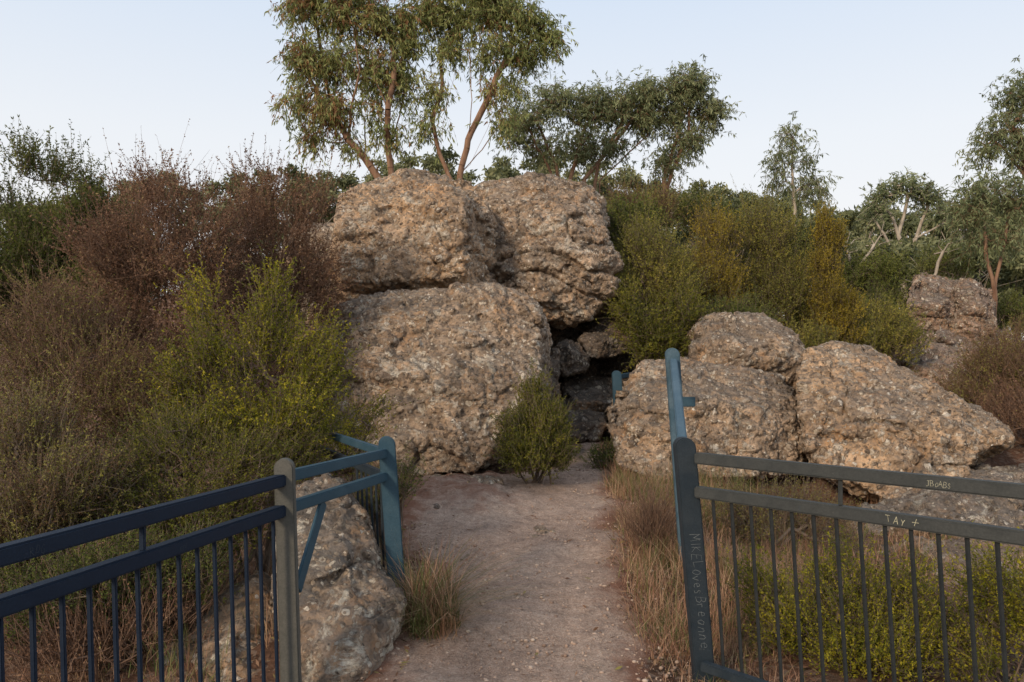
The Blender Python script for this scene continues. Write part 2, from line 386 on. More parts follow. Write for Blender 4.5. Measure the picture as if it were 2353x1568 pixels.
rock('boulder', 'broad brown base rock carrying a split boulder', Q(
 (895,345,13.9),(915,326,14),(960,330,14),(1005,338,13.9),(1015,372,13.2),(960,385,12.8),(898,378,13),(930,345,13.3),(980,350,13.3),(900,335,15.6),(1010,335,15.6),(1015,385,15.4),(895,385,15.4)),
 M_rockr, .028, 31, .12, .05, .014, .08, sm=3)
rock('boulder', 'small round stone under a split boulder', Q(
 (930,335,13),(942,327,13.1),(956,333,13),(955,345,12.9),(935,346,12.9),(940,336,12.7),(945,335,13.5),(945,345,13.5)),
 M_rockr, .026, 13, .04, .03, .01)
rock('boulder', 'flat slab ledge below the rise', Q(
 (900,358,12.2),(925,348,12.5),(968,352,12.4),(985,375,12),(978,400,11.6),(905,400,11.6),(920,372,11.6),(900,400,13.5),(985,400,13.5),(930,350,13.2)),
 M_rockr, .026, 14, .12, .05, .014, .07)
rock('boulder', 'grey lichen covered leaning boulder wedged under the railing', Q(
 (276,505,4.25),(296,482,4.35),(326,472,4.4),(343,480,4.3),(366,520,4.15),(380,560,4.0),(390,600,3.82),(386,630,3.72),(370,668,3.52),(343,692,3.42),(300,695,3.42),(290,640,3.5),(276,560,3.9),
 (335,545,3.86),(350,660,3.44),(300,490,4.9),(345,490,4.8),(370,560,4.4),(285,620,4.4),(380,600,4.4)),
 M_rockl, .009, 15, .06, .04, .010, sm=1, pits=.4)
rock('rock_slab', 'pinkish sloping slab below the railing', Q(
 (160,690,3.6),(175,650,3.8),(215,600,4.1),(255,575,4.2),(285,610,4.0),(290,700,3.5),(200,720,3.4),(230,650,3.6),(260,580,4.9),(170,650,4.9),(290,640,4.8)),
 M_rockw, .012, 16, .06, .035, .009, cat='rock', pits=.3)
rock('rock_slab', 'flat bedrock slab with pale lichen below the wedge boulder', Q(
 (850,508,6.9),(930,478,7.4),(1030,460,8.2),(1120,470,8.4),(1130,545,6.4),(1000,550,6.1),(880,548,6.3),(850,535,6.5),(960,505,6.4),(1060,492,6.8),(900,600,6.6),(1100,600,6.8)),
 M_rockg, .018, 17, .12, .06, .014, .05, cat='rock')
rock('rock_slab', 'low reddish rock shelf beneath the railing', Q(
 (850,555,5.9),(910,535,6.1),(990,560,5.6),(1090,555,5.6),(1100,650,4.9),(980,640,4.8),(890,600,5.2),(850,640,5.4),(1080,700,5.4)),
 M_rockr, .018, 18, .10, .06, .014, .05, cat='rock')
rock('rock_outcrop', 'low brown bedrock shelf breaking through beside the path', Q(
 (385,488,7.0),(430,474,7.4),(480,474,7.4),(500,484,7.0),(450,500,6.6),(420,508,6.3),(392,506,6.5),(440,488,6.8),(470,484,7.0),(390,560,6.5),(495,530,7.0)),
 M_rockw, .013, 19, .08, .06, .018, .04, sm=2, cat='rock', sink=.0)
rock('rock_outcrop', 'cobbly bedrock patch worn nearly flush with the path', Q(
 (512,522,5.9),(540,511,6.1),(568,520,6.0),(562,534,5.7),(535,543,5.4),(515,535,5.6),(540,521,5.8),(540,570,5.9)),
 M_rockw, .010, 20, .04, .04, .014, sm=3, cat='rock', sink=.055)

proto = []
for i in range(4):
    rr = np.random.default_rng(40+i); a = nrm(rr.normal(size=(14, 3)))*np.array([.11, .085, .06])
    a += np.array([0, 0, .05])
    proto.append(rock('loose_stone', 'small loose stone lying on the ground', a, (M_rock, M_rockw, M_rockg, M_rockr)[i], .010, 30+i, .02, .015, .004, cat='stone', group='loose stones around the path', sm=2, pits=.1))
spots = [(-.5,4.75),(-.72,5.6),(-.9,6.2),(-.25,7.3),(1.2,6.6),(1.35,7.2),(1.0,8.1),(-.2,7.45),(2.4,5.6),(3.1,6.0),(2.7,5.1),(1.9,6.2),(3.9,6.2),(-1.25,5.2),(-1.2,6.7),(2.0,4.6),(3.3,5.2),(.9,7.3),(-.7,6.6),(.2,7.3),(.35,7.6),(-.35,6.4),(2.9,4.5),(2.3,5.0),(1.7,5.4),(-.55,7.2),(-.85,6.9),(-.6,6.2)]
for i, (x, y) in enumerate(spots):
    if i < 4: o = proto[i]
    else:
        o = proto[i % 4].copy(); COL.objects.link(o)
    s = R.uniform(.3, .8)
    o.location = (x, y, T1(x, y)-.03*s); o.scale = (s, s*R.uniform(.8, 1.1), s*.8); o.rotation_euler = (0, 0, R.uniform(0, 6))

# ------------------------------------------------------------------ plants
def tubes(A, B, RA, RB, k):
    D = nrm(B-A); ref = np.where(np.abs(D[:, 2:3]) < .9, [[0, 0, 1.]], [[1., 0, 0]])
    Xv = nrm(np.cross(D, ref)); Yv = np.cross(D, Xv)
    a = np.arange(k)/k*2*math.pi
    ring = np.cos(a)[None, :, None]*Xv[:, None]+np.sin(a)[None, :, None]*Yv[:, None]
    V = np.stack([A[:, None]+ring*RA[:, None, None], B[:, None]+ring*RB[:, None, None]], 1)
    n = len(A); base = (np.arange(n)*2*k)[:, None]; j = np.arange(k)[None]; j2 = (j+1) % k
    Fq = np.stack([base+j, base+j2, base+k+j2, base+k+j], -1).reshape(-1, 4)
    return V.reshape(-1, 3), Fq
def grow(paths, T, step, rb, rt, r, wob=.03):
    pos = []; par = []
    for path in paths:
        path = np.array(path, float)
        if pos:
            d = np.linalg.norm(np.array(pos)-path[0], axis=1); j = int(d.argmin())
            if d[j] > .12*step+.02: pos.append(path[0]); par.append(-1); j = len(pos)-1
        else: pos.append(path[0]); par.append(-1); j = 0
        for a, b in zip(path[:-1], path[1:]):
            n = max(1, int(round(np.linalg.norm(b-a)/step)))
            for i in range(1, n+1):
                p = a+(b-a)*i/n
                if i < n: p = p+r.normal(size=3)*wob*step*.5
                pos.append(p); par.append(j); j = len(pos)-1
    N = np.array(pos)
    order = np.argsort([np.linalg.norm(N-t, axis=1).min() for t in T])
    nroot = len(pos)
    cap = 60000; arr = np.zeros((cap, 3)); arr[:nroot] = N; m = nroot; tips = []
    for ti in order:
        t = T[ti]; d = np.linalg.norm(arr[:m]-t, axis=1)
        cost = d+.9*np.maximum(0, arr[:m, 2]-t[2]); cost[0] += .3
        j = int(cost.argmin()); dist = d[j]; p0 = arr[j]
        pd = p0-arr[par[j]] if par[j] >= 0 else np.array([0, 0, 1.]); pd = pd/(np.linalg.norm(pd)+1e-9)
        p1 = p0+pd*dist*.3; p2 = t-np.array([0, 0, 1.])*dist*.2
        n = max(1, int(round(dist/step)))
        for i in range(1, n+1):
            s = i/n
            q = (1-s)**3*p0+3*(1-s)**2*s*p1+3*(1-s)*s*s*p2+s**3*t
            if i < n: q = q+r.normal(size=3)*wob*step
            arr[m] = q; par.append(j); j = m; m += 1
        tips.append(j)
    par = np.array(par); cnt = np.zeros(m); cnt[tips] += 1
    for i in range(m-1, 0, -1):
        if cnt[i] == 0: cnt[i] = .6
        if par[i] >= 0: cnt[par[i]] += cnt[i]
    e = math.log(max(cnt.max(), 3))/math.log(rb/rt)
    rad = rt*np.maximum(cnt, 1)**(1/e)
    ch = np.where(par >= 0)[0]
    A = arr[par[ch]]; B = arr[ch]; rB = rad[ch]; rA = np.minimum(rad[par[ch]], rB*1.3)
    return A, B, rA, rB, arr[:m]
def sample(lobes, n, r, pw=.42):
    w = np.array([l[2] for l in lobes], float); w /= w.sum()
    k = r.choice(len(lobes), n, p=w)
    C = np.array([l[0] for l in lobes])[k]; Rr = np.array([l[1] for l in lobes])[k]
    d = nrm(r.normal(size=(n, 3)))*(r.random(n)**pw)[:, None]
    return C+d*Rr, k
def leaves(S, D, L, k, ll, lw, along, rnd, bias, sag, tint, r, tj=.12):
    n = len(S); t = r.random((n, k))*.95+.05
    pos = S[:, None]+D[:, None]*(t*L[:, None])[..., None]; pos[..., 2] += (sag*L)[:, None]*t*t
    pos = pos.reshape(-1, 3)
    ld = np.repeat(D, k, 0)*along+r.normal(size=(n*k, 3))*rnd+np.array(bias)
    ld = nrm(ld); sd = nrm(np.cross(ld, r.normal(size=(n*k, 3))))
    le = ll*r.uniform(.6, 1.3, (n*k, 1)); w = lw*r.uniform(.7, 1.3, (n*k, 1))/2
    V = np.stack([pos, pos+ld*le*.45+sd*w, pos+ld*le, pos+ld*le*.45-sd*w], 1).reshape(-1, 3)
    Fq = np.arange(n*k*4).reshape(-1, 4)
    tt = np.clip(np.repeat(tint, k)+r.normal(size=n*k)*tj, 0, 1)
    return V, Fq, np.repeat(tt, 4)
def cat(*parts):
    Vs = []; Fs = []; o = 0
    for V_, F_ in parts:
        Vs.append(V_); Fs.append(F_+o); o += len(V_)
    return np.concatenate(Vs), np.concatenate(Fs)

def plant(name, label, category, base, lobes, nt_, m, k, leaf, L, spread, dirs, mats, rb, rt, seed,
          paths=None, sag=0., lb=(0, 0, 0), along=.6, rnd=.7, step=.16, parts=('stem', 'foliage'), brown=None,
          group=None, pw=.42, tj=.12, trm=.0022, wob=.12, nstem=6, bare=0., longp=.06):
    r = np.random.default_rng(seed)
    base = np.array(base, float)
    T, kk = sample(lobes, nt_, r, pw)
    T[:, 2] = np.maximum(T[:, 2], base[2]+.08)
    cen = np.average(np.array([l[0] for l in lobes]), axis=0, weights=[l[2] for l in lobes])
    if paths is None:
        paths = []
        for i in range(nstem):
            l = lobes[i % len(lobes)]
            tgt = np.array(l[0])+r.normal(size=3)*np.array(l[1])*.35
            b0 = base+np.array([r.normal()*.06, r.normal()*.06, -.05])
            mid = b0+(tgt-b0)*.5+r.normal(size=3)*.05; mid[2] = max(mid[2], base[2]+.1)
            paths.append([b0, mid, b0+(tgt-b0)*.8])
    A, B, ra, rB, nodes = grow(paths, T, step, rb, rt, r, wob)
    VB, FB = tubes(A, B, ra, rB, 6 if rb > .04 else 4)
    nT = len(T)
    ct = r.random(nT)*.65+.12
    if brown is not None:
        pb = np.array([brown(t) for t in T]); ct = np.where(r.random(nT) < pb, .95, ct)
    S = np.repeat(T, m, 0)+r.normal(size=(nT*m, 3))*spread
    out = S-cen; out[:, 2] *= .5; out = nrm(out)
    D = nrm(out*dirs[0]+np.array([0, 0, 1.])*dirs[1]+r.normal(size=S.shape)*dirs[2])
    Ls = L*r.uniform(.5, 1.35, len(S))*np.where(r.random(len(S)) < longp, 1.6, 1.)
    mid = S+D*(Ls*.5)[:, None]; mid[:, 2] += sag*Ls*.25
    end = S+D*Ls[:, None]; end[:, 2] += sag*Ls
    rr = np.full(len(S), trm)
    V1, F1 = tubes(S, mid, rr, rr*.8, 3); V2, F2 = tubes(mid, end, rr*.8, rr*.4, 3)
    Vs, Fs = cat((VB, FB), (V1, F1), (V2, F2))
    keep = r.random(len(S)) >= bare
    VL, FL, tn = leaves(S[keep], D[keep], Ls[keep], k, leaf[0], leaf[1], along, rnd, lb, sag, np.repeat(ct, m)[keep], r, tj)
    root = obj(name, None, base, label=label, cat=category, group=group)
    root.empty_display_size = .2
    obj(parts[0], mesh_np(parts[0], Vs-base, Fs, mats[0], smooth=True), parent=root)
    obj(parts[1], mesh_np(parts[1], VL-base, FL, mats[1], tint=tn), parent=root)
    return root
def lob(u, v, ru, rv, d, rd=None, w=None):
    s = d/796
    return (P(u, v, d), np.array([ru*s, rd if rd else ru*s, rv*s]), w if w else ru*rv)

B_gum = bark_mat('gum_bark_red', (.13, .07, .045, 1), (.34, .21, .135, 1))
B_pale = bark_mat('gum_bark_pale', (.25, .20, .15, 1), (.5, .44, .36, 1))
B_twig = bark_mat('twig_bark', (.08, .058, .044, 1), (.23, .175, .13, 1))
B_red = bark_mat('twig_bark_reddish', (.10, .06, .042, 1), (.25, .16, .11, 1))
L_gum = leaf_mat('gum_leaves', [(0, (.065, .082, .028, 1)), (.4, (.145, .168, .06, 1)), (.75, (.24, .255, .10, 1)), (.86, (.24, .18, .07, 1)), (.95, (.18, .095, .048, 1))], .35, gain=1.75)
L_grey = leaf_mat('grey_gum_leaves', [(0, (.055, .068, .032, 1)), (.5, (.125, .145, .07, 1)), (1, (.22, .235, .125, 1))], .35, gain=1.75)
L_wood = leaf_mat('far_wood_leaves', [(0, (.04, .048, .022, 1)), (.5, (.11, .12, .055, 1)), (1, (.21, .21, .11, 1))], .2, gain=1.5)
L_brown = leaf_mat('brown_scrub_leaves', [(0, (.06, .032, .019, 1)), (.5, (.15, .082, .048, 1)), (.75, (.215, .13, .078, 1)), (1, (.18, .16, .045, 1))], .2, gain=1.4)
L_mixed = leaf_mat('brown_and_olive_scrub_leaves', [(0, (.055, .035, .018, 1)), (.35, (.12, .07, .036, 1)), (.55, (.12, .11, .03, 1)), (1, (.22, .20, .045, 1))], .2, gain=1.45)
L_yg = leaf_mat('yellow_green_leaves', [(0, (.045, .055, .008, 1)), (.35, (.13, .135, .012, 1)), (.7, (.27, .24, .018, 1)), (1, (.40, .32, .03, 1))], .35, gain=1.4)
L_bush = leaf_mat('mid_green_leaves', [(0, (.04, .05, .008, 1)), (.5, (.12, .125, .016, 1)), (1, (.26, .225, .03, 1))], .3, gain=1.25)
L_green = leaf_mat('green_scrub_leaves', [(0, (.028, .040, .010, 1)), (.5, (.078, .094, .020, 1)), (1, (.17, .175, .035, 1))])
L_olive = leaf_mat('olive_scrub_leaves', [(0, (.05, .053, .013, 1)), (.4, (.13, .13, .026, 1)), (.75, (.225, .20, .038, 1)), (1, (.29, .22, .055, 1))], gain=1.5)
L_gold = leaf_mat('golden_leaves', [(0, (.07, .062, .010, 1)), (.5, (.20, .16, .020, 1)), (1, (.34, .25, .030, 1))], gain=1.4)

GP = ('trunk', 'crown')
d = 17
g1 = P(384, 214, d)
plant('gum_tree', 'leafy eucalypt with leaning red-brown trunks and rusty drooping foliage', 'tree', g1,
  [lob(308,8,22,18,d), lob(340,10,20,22,d), lob(372,16,20,24,d), lob(404,28,16,26,d), lob(304,54,18,18,d), lob(336,62,20,18,d), lob(378,70,20,20,d), lob(300,98,14,18,d), lob(330,108,20,18,d), lob(402,80,12,24,d), lob(366,108,14,12,d,w=140), lob(392,134,12,11,d,w=100), lob(314,134,12,11,d,w=110), lob(340,-25,45,20,d), lob(352,138,10,8,d,w=60), lob(358,40,12,12,d,w=100)],
  430, 9, 11, (.12, .026), .31, .13, (.4, -.1, .7), (B_gum, L_gum), .080, .0032, 1,
  paths=[[g1, P(380,181,d), P(366,160,d), P(348,140,d), P(335,115,d+.3), P(325,80,d+.4), P(318,30,d+.4)], [g1+np.array([.15,.1,0]), P(392,178,d), P(388,150,d), P(388,110,d-.3), P(395,70,d-.2), P(390,30,d)], [P(348,140,d), P(352,105,d-.3), P(360,70,d-.5), P(352,20,d-.5)], [P(388,110,d-.3), P(375,80,d-.5), P(372,40,d-.5)], [P(388,150,d), P(400,115,d+.3), P(408,70,d+.3)], [P(366,160,d), P(365,120,d+.4), P(345,80,d+.5)], [P(335,115,d+.3), P(318,95,d), P(303,60,d)], [P(395,70,d-.2), P(408,50,d), P(405,15,d)]],
  sag=-.5, lb=(0, 0, -.9), along=.3, rnd=.5, step=.2, parts=GP,
  brown=lambda t: .55 if (t[0] < P(345,0,d)[0] and t[2] < P(0,90,d)[2]) else (.14 if t[0] < P(392,0,d)[0] else .05), trm=.003, wob=.1)
g2 = P(452, 216, d)
plant('gum_tree', 'airy eucalypt with several spreading red-brown limbs', 'tree', g2,
  [lob(430,8,18,18,d), lob(458,14,18,18,d), lob(488,8,20,18,d), lob(518,16,22,18,d), lob(545,34,13,16,d), lob(492,50,20,12,d), lob(455,48,14,14,d), lob(524,54,12,10,d), lob(436,90,12,11,d,w=120), lob(500,88,16,8,d,w=130), lob(428,124,10,12,d,w=80), lob(478,-25,45,18,d), lob(500,120,14,6,d,w=50), lob(516,76,10,7,d,w=70)],
  330, 9, 11, (.12, .026), .29, .13, (.4, -.1, .7), (B_gum, L_gum), .072, .0032, 2,
  paths=[[g2, P(453,184,d), P(440,155,d), P(432,120,d), P(418,80,d+.3), P(412,45,d+.4)], [g2+np.array([.12,.1,0]), P(460,175,d), P(468,140,d), P(472,100,d-.3), P(470,50,d-.2)], [P(460,175,d), P(482,150,d+.2), P(500,125,d+.2), P(515,98,d+.1), P(532,84,d), P(549,74,d)], [P(468,140,d), P(485,105,d), P(500,70,d), P(515,40,d)], [P(440,155,d), P(446,110,d-.4), P(455,70,d-.5)], [P(453,184,d), P(470,165,d-.4), P(487,130,d-.5), P(497,95,d-.5)], [P(432,120,d), P(442,90,d+.3), P(440,40,d+.4)], [P(500,70,d), P(522,55,d), P(540,30,d)]],
  sag=-.5, lb=(0, 0, -.9), along=.3, rnd=.5, step=.2, parts=GP, brown=lambda t: .04, trm=.003, wob=.1)
d = 22
for i, (bu, lobes, pth) in enumerate([
  (562, [(530,118,20,13),(556,100,20,12),(585,112,18,12),(545,142,26,9),(585,145,14,10),(515,135,9,10)], [(562,200),(556,165),(545,140),(535,120)]),
  (592, [(640,98,24,9),(618,112,18,10),(648,120,16,9),(612,146,14,7),(600,98,12,8)], [(592,200),(598,165),(615,135),(632,108)]),
  (672, [(688,88,18,11),(708,112,12,14),(690,138,14,10),(678,112,9,9),(668,160,10,7)], [(664,200),(672,170),(688,135),(690,100)])]):
    b0 = P(bu, 222, d)
    plant('gum_tree', ['dense rounded eucalypt with dark slender stems', 'umbrella shaped eucalypt with dark slender stems', 'open eucalypt leaning over scrub'][i], 'tree', b0,
      [lob(a, b_, c_, e_, d) for a, b_, c_, e_ in lobes], 160, 8, 10, (.14, .031), .36, .17, (.4, .1, .7), (B_gum, L_grey), .060, .0042, 10+i,
      paths=[[b0]+[P(a, b_, d) for a, b_ in pth], [b0+np.array([.2, .1, 0]), P(bu+8, 180, d), P(lobes[2][0], lobes[2][1]+15, d)], [b0-np.array([.2, .1, 0]), P(bu-8, 180, d), P(lobes[0][0], lobes[0][1]+12, d)]],
      sag=-.3, lb=(0, 0, -.8), along=.3, rnd=.6, step=.26, parts=GP, trm=.004, wob=.1)
d = 24; b0 = P(795, 262, d)
plant('gum_tree', 'slender young eucalypt with sparse pale foliage', 'tree', b0,
  [lob(792,136,10,12,d), lob(781,158,13,14,d), lob(804,160,11,12,d), lob(814,186,15,12,d), lob(780,181,10,11,d), lob(798,190,12,10,d)], 90, 6, 9, (.14, .030), .36, .14, (.4, -.1, .7), (B_pale, L_grey), .055, .005, 21,
  paths=[[b0, P(795,210,d), P(792,170,d), P(793,136,d)]], sag=-.4, lb=(0, 0, -.9), along=.3, rnd=.5, step=.25, parts=GP, trm=.004, wob=.1)
d = 17; b0 = P(1030, 340, d)
plant('gum_tree', 'eucalypt with drooping grey-green foliage', 'tree', b0,
  [lob(1015,100,16,16,d), lob(1000,130,20,12,d), lob(1024,148,16,16,d), lob(985,148,8,12,d), lob(1035,95,20,22,d)], 110, 8, 11, (.12, .026), .30, .13, (.4, -.1, .7), (B_gum, L_grey), .08, .004, 22,
  paths=[[b0, P(1035,260,d), P(1028,180,d), P(1018,130,d)], [P(1028,180,d), P(1005,150,d), P(992,140,d)]], sag=-.4, lb=(0, 0, -.8), along=.3, rnd=.6, step=.25, parts=GP, trm=.003, wob=.1)
d = 15; b0 = P(993, 322, d)
plant('gum_tree', 'small red stemmed eucalypt beside a split boulder', 'tree', b0,
  [lob(985,192,18,12,d), lob(1012,200,16,18,d), lob(968,212,12,14,d), lob(1000,235,24,10,d,w=150), lob(975,245,12,7,d,w=50)], 100, 7, 10, (.11, .025), .28, .13, (.4, 0, .7), (B_gum, L_grey), .05, .0035, 23,
  paths=[[b0, P(994,290,d), P(985,250,d), P(982,205,d)], [P(994,290,d), P(1002,250,d), P(1010,210,d)]], sag=-.3, lb=(0, 0, -.7), along=.3, rnd=.6, step=.2, parts=GP, trm=.003, wob=.1)
d = 34; b0 = P(905, 300, d)
plant('gum_tree', 'old white limbed eucalypt with sparse flat crown', 'tree', b0,
  [lob(885,196,14,6,d), lob(905,188,16,6,d), lob(925,198,14,6,d), lob(876,212,10,4,d), lob(938,214,12,5,d)], 100, 5, 11, (.20, .055), .4, .22, (.4, .1, .7), (B_pale, L_grey), .13, .014, 24,
  paths=[[b0, P(905,262,d), P(898,235,d), P(885,206,d)], [P(905,262,d), P(916,238,d), P(928,206,d)], [P(905,262,d), P(892,250,d), P(874,220,d)], [P(916,238,d), P(935,228,d), P(945,222,d)], [P(898,235,d), P(904,215,d), P(908,196,d)]], sag=-.1, lb=(0, 0, -.4), along=.3, rnd=.7, step=.6, parts=GP, trm=.01, wob=.15)
d = 16
for i, pth in enumerate(([(848,330),(850,290),(862,262),(880,236)], [(858,330),(862,300),(852,268),(846,246)], [(935,330),(930,290),(938,262),(948,244)])):
    b0 = P(*pth[0], d)
    A_, B_, ra_, rb_, _n = grow([[P(a, b_, d) for a, b_ in pth]], np.array([P(pth[-1][0]+dx, pth[-1][1]+dy, d+dz) for dx, dy, dz in ((8,-6,.2),(-7,-8,-.2),(12,4,.3),(-10,2,0),(4,-14,0),(0,8,.4),(16,-8,0),(-14,10,.2))]), .2, .032, .005, R, .2)
    v_, f_ = tubes(A_, B_, ra_, rb_, 5)
    obj('dead_tree', mesh_np('dead_tree', v_-b0, f_, B_pale, smooth=True), b0, label='bare bleached dead branches rising from heath', cat='dead tree')

def shrub(label, base, lobes, n, mats, seed, m=12, k=18, leaf=(.03, .011), L=.24, sp=.06, dirs=(.35, .8, .35), rb=.02, rt=.003, **kw):
    return plant('shrub', label, 'shrub', base, [lob(*l) for l in lobes], n, m, k, leaf, L, sp, dirs, mats, rb, rt, seed, **kw)
def gb(u, d):
    x = (u-512)/796*d; return (x, d, T1(x, d)-.02)
shrub('olive green feathery tea-tree shrub', gb(650, 11), [(645,272,22,26,11,.7), (625,298,12,26,10.6,.5), (668,300,22,34,10.8,.6), (634,250,7,12,11,.4), (658,256,8,14,11,.4), (646,242,4,12,11,.3)], 210, (B_twig, L_olive), 31, leaf=(.034,.012), L=.3, dirs=(.45, .8, .36), longp=.14)
shrub('tall golden olive tea-tree shrub with upright plumes', gb(715, 12), [(716,258,14,34,12,.6), (712,300,24,40,11.8,.7), (706,228,5,16,12,.3), (724,238,5,16,12,.3)], 200, (B_twig, L_gold), 64, leaf=(.034,.012), L=.32, dirs=(.35, .9, .34), longp=.14)
shrub('tall olive tea-tree shrub with upright plumes', gb(768, 12.3), [(768,254,18,30,12.3,.6), (765,305,32,38,12.1,.7), (795,292,18,36,12.2,.5), (752,228,5,14,12.3,.3), (768,218,5,14,12.3,.3), (786,240,6,16,12.3,.3)], 270, (B_twig, L_olive), 32, leaf=(.034,.012), L=.32, dirs=(.35, .85, .36), longp=.14)
shrub('bright green bushy shrub', gb(655, 10.2), [(645,328,28,18,10.1,.5), (680,312,14,22,10.1,.4), (632,308,9,18,10.1,.4), (660,347,34,13,10,.4)], 180, (B_twig, L_bush), 33, leaf=(.030,.013), L=.24, dirs=(.5, .6, .45))
shrub('low dark green shrub between feathery bushes', gb(715, 10.6), [(712,330,30,16,10.6,.5), (745,325,22,14,10.6,.4)], 120, (B_twig, L_green), 65, leaf=(.030,.012), L=.24)
shrub('golden olive upright conifer-like shrub with pointed tip', gb(826, 11.5), [(830,312,15,36,11.5,.3), (827,266,10,30,11.5,.25), (824,228,4,24,11.5,.12), (846,325,12,28,11.3,.3), (837,244,4,16,11.4,.12)], 270, (B_twig, L_gold), 34, leaf=(.028,.011), L=.17, dirs=(.3, .9, .24), sp=.045, longp=.08)
shrub('low olive heath shrub', gb(880, 12), [(875,328,32,18,12,.6), (895,347,26,18,11.6,.5), (850,342,22,18,11.6,.5), (805,335,18,20,12,.5), (812,350,20,14,11,.4)], 240, (B_twig, L_olive), 35, leaf=(.034,.012), L=.26)
shrub('green heath shrub around the split boulder', gb(895, 14.5), [(885,305,20,14,14.8,.6), (878,332,32,20,14.4,.6), (1012,320,18,18,15.8,.6), (820,330,30,20,14,.6), (950,268,30,12,17,.6)], 240, (B_twig, L_green), 56, leaf=(.04,.016), L=.3)
shrub('dry brown twiggy shrub', gb(1000, 10.2), [(1002,382,30,30,10,.7), (1026,354,18,28,10.4,.7), (970,406,18,14,9.8,.5)], 240, (B_red, L_mixed), 36, leaf=(.024,.009), L=.28, bare=.2)
shrub('green scrub against the boulders', gb(620, 13), [(620,240,14,28,13,.6), (640,232,18,18,13,.6)], 110, (B_twig, L_green), 37, leaf=(.04,.015), L=.28)
shrub('reddish twiggy scrub rising between trees', gb(625, 15), [(630,212,20,16,15,.6), (655,216,16,14,15,.6)], 90, (B_red, L_mixed), 66, leaf=(.04,.014), L=.4, bare=.3, m=9)
shrub('dark green scrub in front of the far wood', gb(700, 16), [(690,222,24,12,16,1), (725,232,16,12,16,1), (755,238,34,12,16,1), (800,256,36,18,16,1), (860,282,40,18,16,1)], 260, (B_twig, L_green), 38, leaf=(.05,.02), L=.36)
shrub('compact green shrub at the foot of a boulder', gb(538, 7.25), [(538,450,24,18,7.2,.26), (532,420,11,24,7.3,.2), (549,432,12,26,7.2,.22), (520,454,14,12,7.1,.2), (558,452,12,14,7.15,.2), (514,436,6,14,7.1,.12), (536,394,4,14,7.3,.08), (528,462,18,8,7.0,.2)], 330, (B_twig, L_bush), 39, leaf=(.020,.008), L=.12, dirs=(.4, .8, .35), sp=.045, longp=.1)
shrub('small weed by the passage', gb(606, 8.0), [(606,460,7,7,7.9,.1)], 16, (B_twig, L_green), 59, leaf=(.02,.008), L=.12)
# left scrub
shrub('tall dark green shrub with open top', gb(40, 8.6), [(12,232,26,38,8.6,.8), (62,258,26,38,8.4,.7), (36,170,10,22,8.6,.4), (56,178,8,22,8.6,.4), (80,188,10,20,8.6,.4), (15,300,50,60,8.2,.8), (95,300,22,30,8.2,.5)], 380, (B_twig, L_green), 41, leaf=(.034,.013), L=.28)
shrub('olive green shrub behind brown scrub', gb(110, 8.8), [(105,222,22,24,8.8,.6), (120,280,30,50,8.8,.6)], 150, (B_twig, L_green), 58, leaf=(.034,.014), L=.24)
shrub('big reddish brown leafy scrub bush', gb(150, 6.9), [(165,224,24,32,6.9,.6), (130,265,36,38,6.9,.7), (190,280,38,50,6.9,.6), (110,340,46,46,6.6,.6), (180,370,46,46,6.6,.6), (146,192,9,18,7,.35), (222,240,12,30,7,.4), (182,196,5,20,7,.25), (205,205,5,18,7,.2)], 560, (B_red, L_brown), 42, leaf=(.022,.0105), L=.28, dirs=(.5, .6, .48), m=11, k=16, bare=.06, trm=.0016, longp=.10)
shrub('brown scrub bush leaning over the boulders', gb(265, 8), [(262,228,20,34,8,.5), (296,274,26,42,8,.6), (318,300,14,32,8,.5), (255,300,30,50,8,.6), (320,212,6,24,8,.35), (250,192,7,20,8,.25), (298,222,10,22,8,.35), (276,200,5,16,8,.2), (296,370,22,36,7.6,.4)], 380, (B_red, L_brown), 43, leaf=(.024,.011), L=.30, dirs=(.45, .65, .45), m=10, k=15, bare=.08, trm=.0017, longp=.12)
shrub('fine brown and olive scrub bush behind the railing', gb(70, 5.6), [(60,340,40,42,5.7,.5), (110,400,52,50,5.4,.5), (30,410,46,50,5.4,.5), (165,430,30,40,5.4,.4), (45,305,8,24,5.7,.2)], 430, (B_red, L_mixed), 44, leaf=(.017,.008), L=.22, dirs=(.45, .6, .5), m=11, k=14, bare=.14, trm=.0015, longp=.14)
shrub('yellow green shrub with upright feathery shoots', gb(255, 5.2), [(212,350,10,36,5.3,.22), (268,342,11,36,5.3,.22), (308,385,18,26,5.3,.3), (240,428,44,26,5.2,.36), (298,420,26,26,5.1,.3), (205,302,3,22,5.3,.08), (274,298,4,20,5.3,.08), (320,352,4,18,5.3,.09), (186,392,11,32,5.2,.2), (243,370,6,36,5.3,.13), (294,350,4,28,5.25,.08)], 370, (B_twig, L_yg), 45, leaf=(.021,.0085), L=.2, dirs=(.5, .7, .4), m=8, k=18, sp=.05, longp=.15, trm=.0015)
shrub('sparse feathery green shrub beside a boulder', gb(345, 5.9), [(345,436,20,18,5.9,.2), (368,416,6,11,5.9,.12), (330,456,20,18,5.8,.2), (312,430,12,18,5.8,.2)], 80, (B_twig, L_yg), 46, leaf=(.021,.008), L=.22, m=6, k=14, sp=.05, dirs=(.7, .55, .4), trm=.0015)
shrub('yellow green undergrowth shrub behind the railing', gb(200, 4.7), [(180,450,40,30,4.8,.35), (245,470,42,28,4.7,.3), (120,505,50,32,4.5,.35), (200,525,50,32,4.5,.3), (290,460,20,26,4.9,.2)], 400, (B_twig, L_bush), 47, leaf=(.017,.007), L=.17, m=9, k=15, sp=.06, dirs=(.5, .65, .45), trm=.0014)
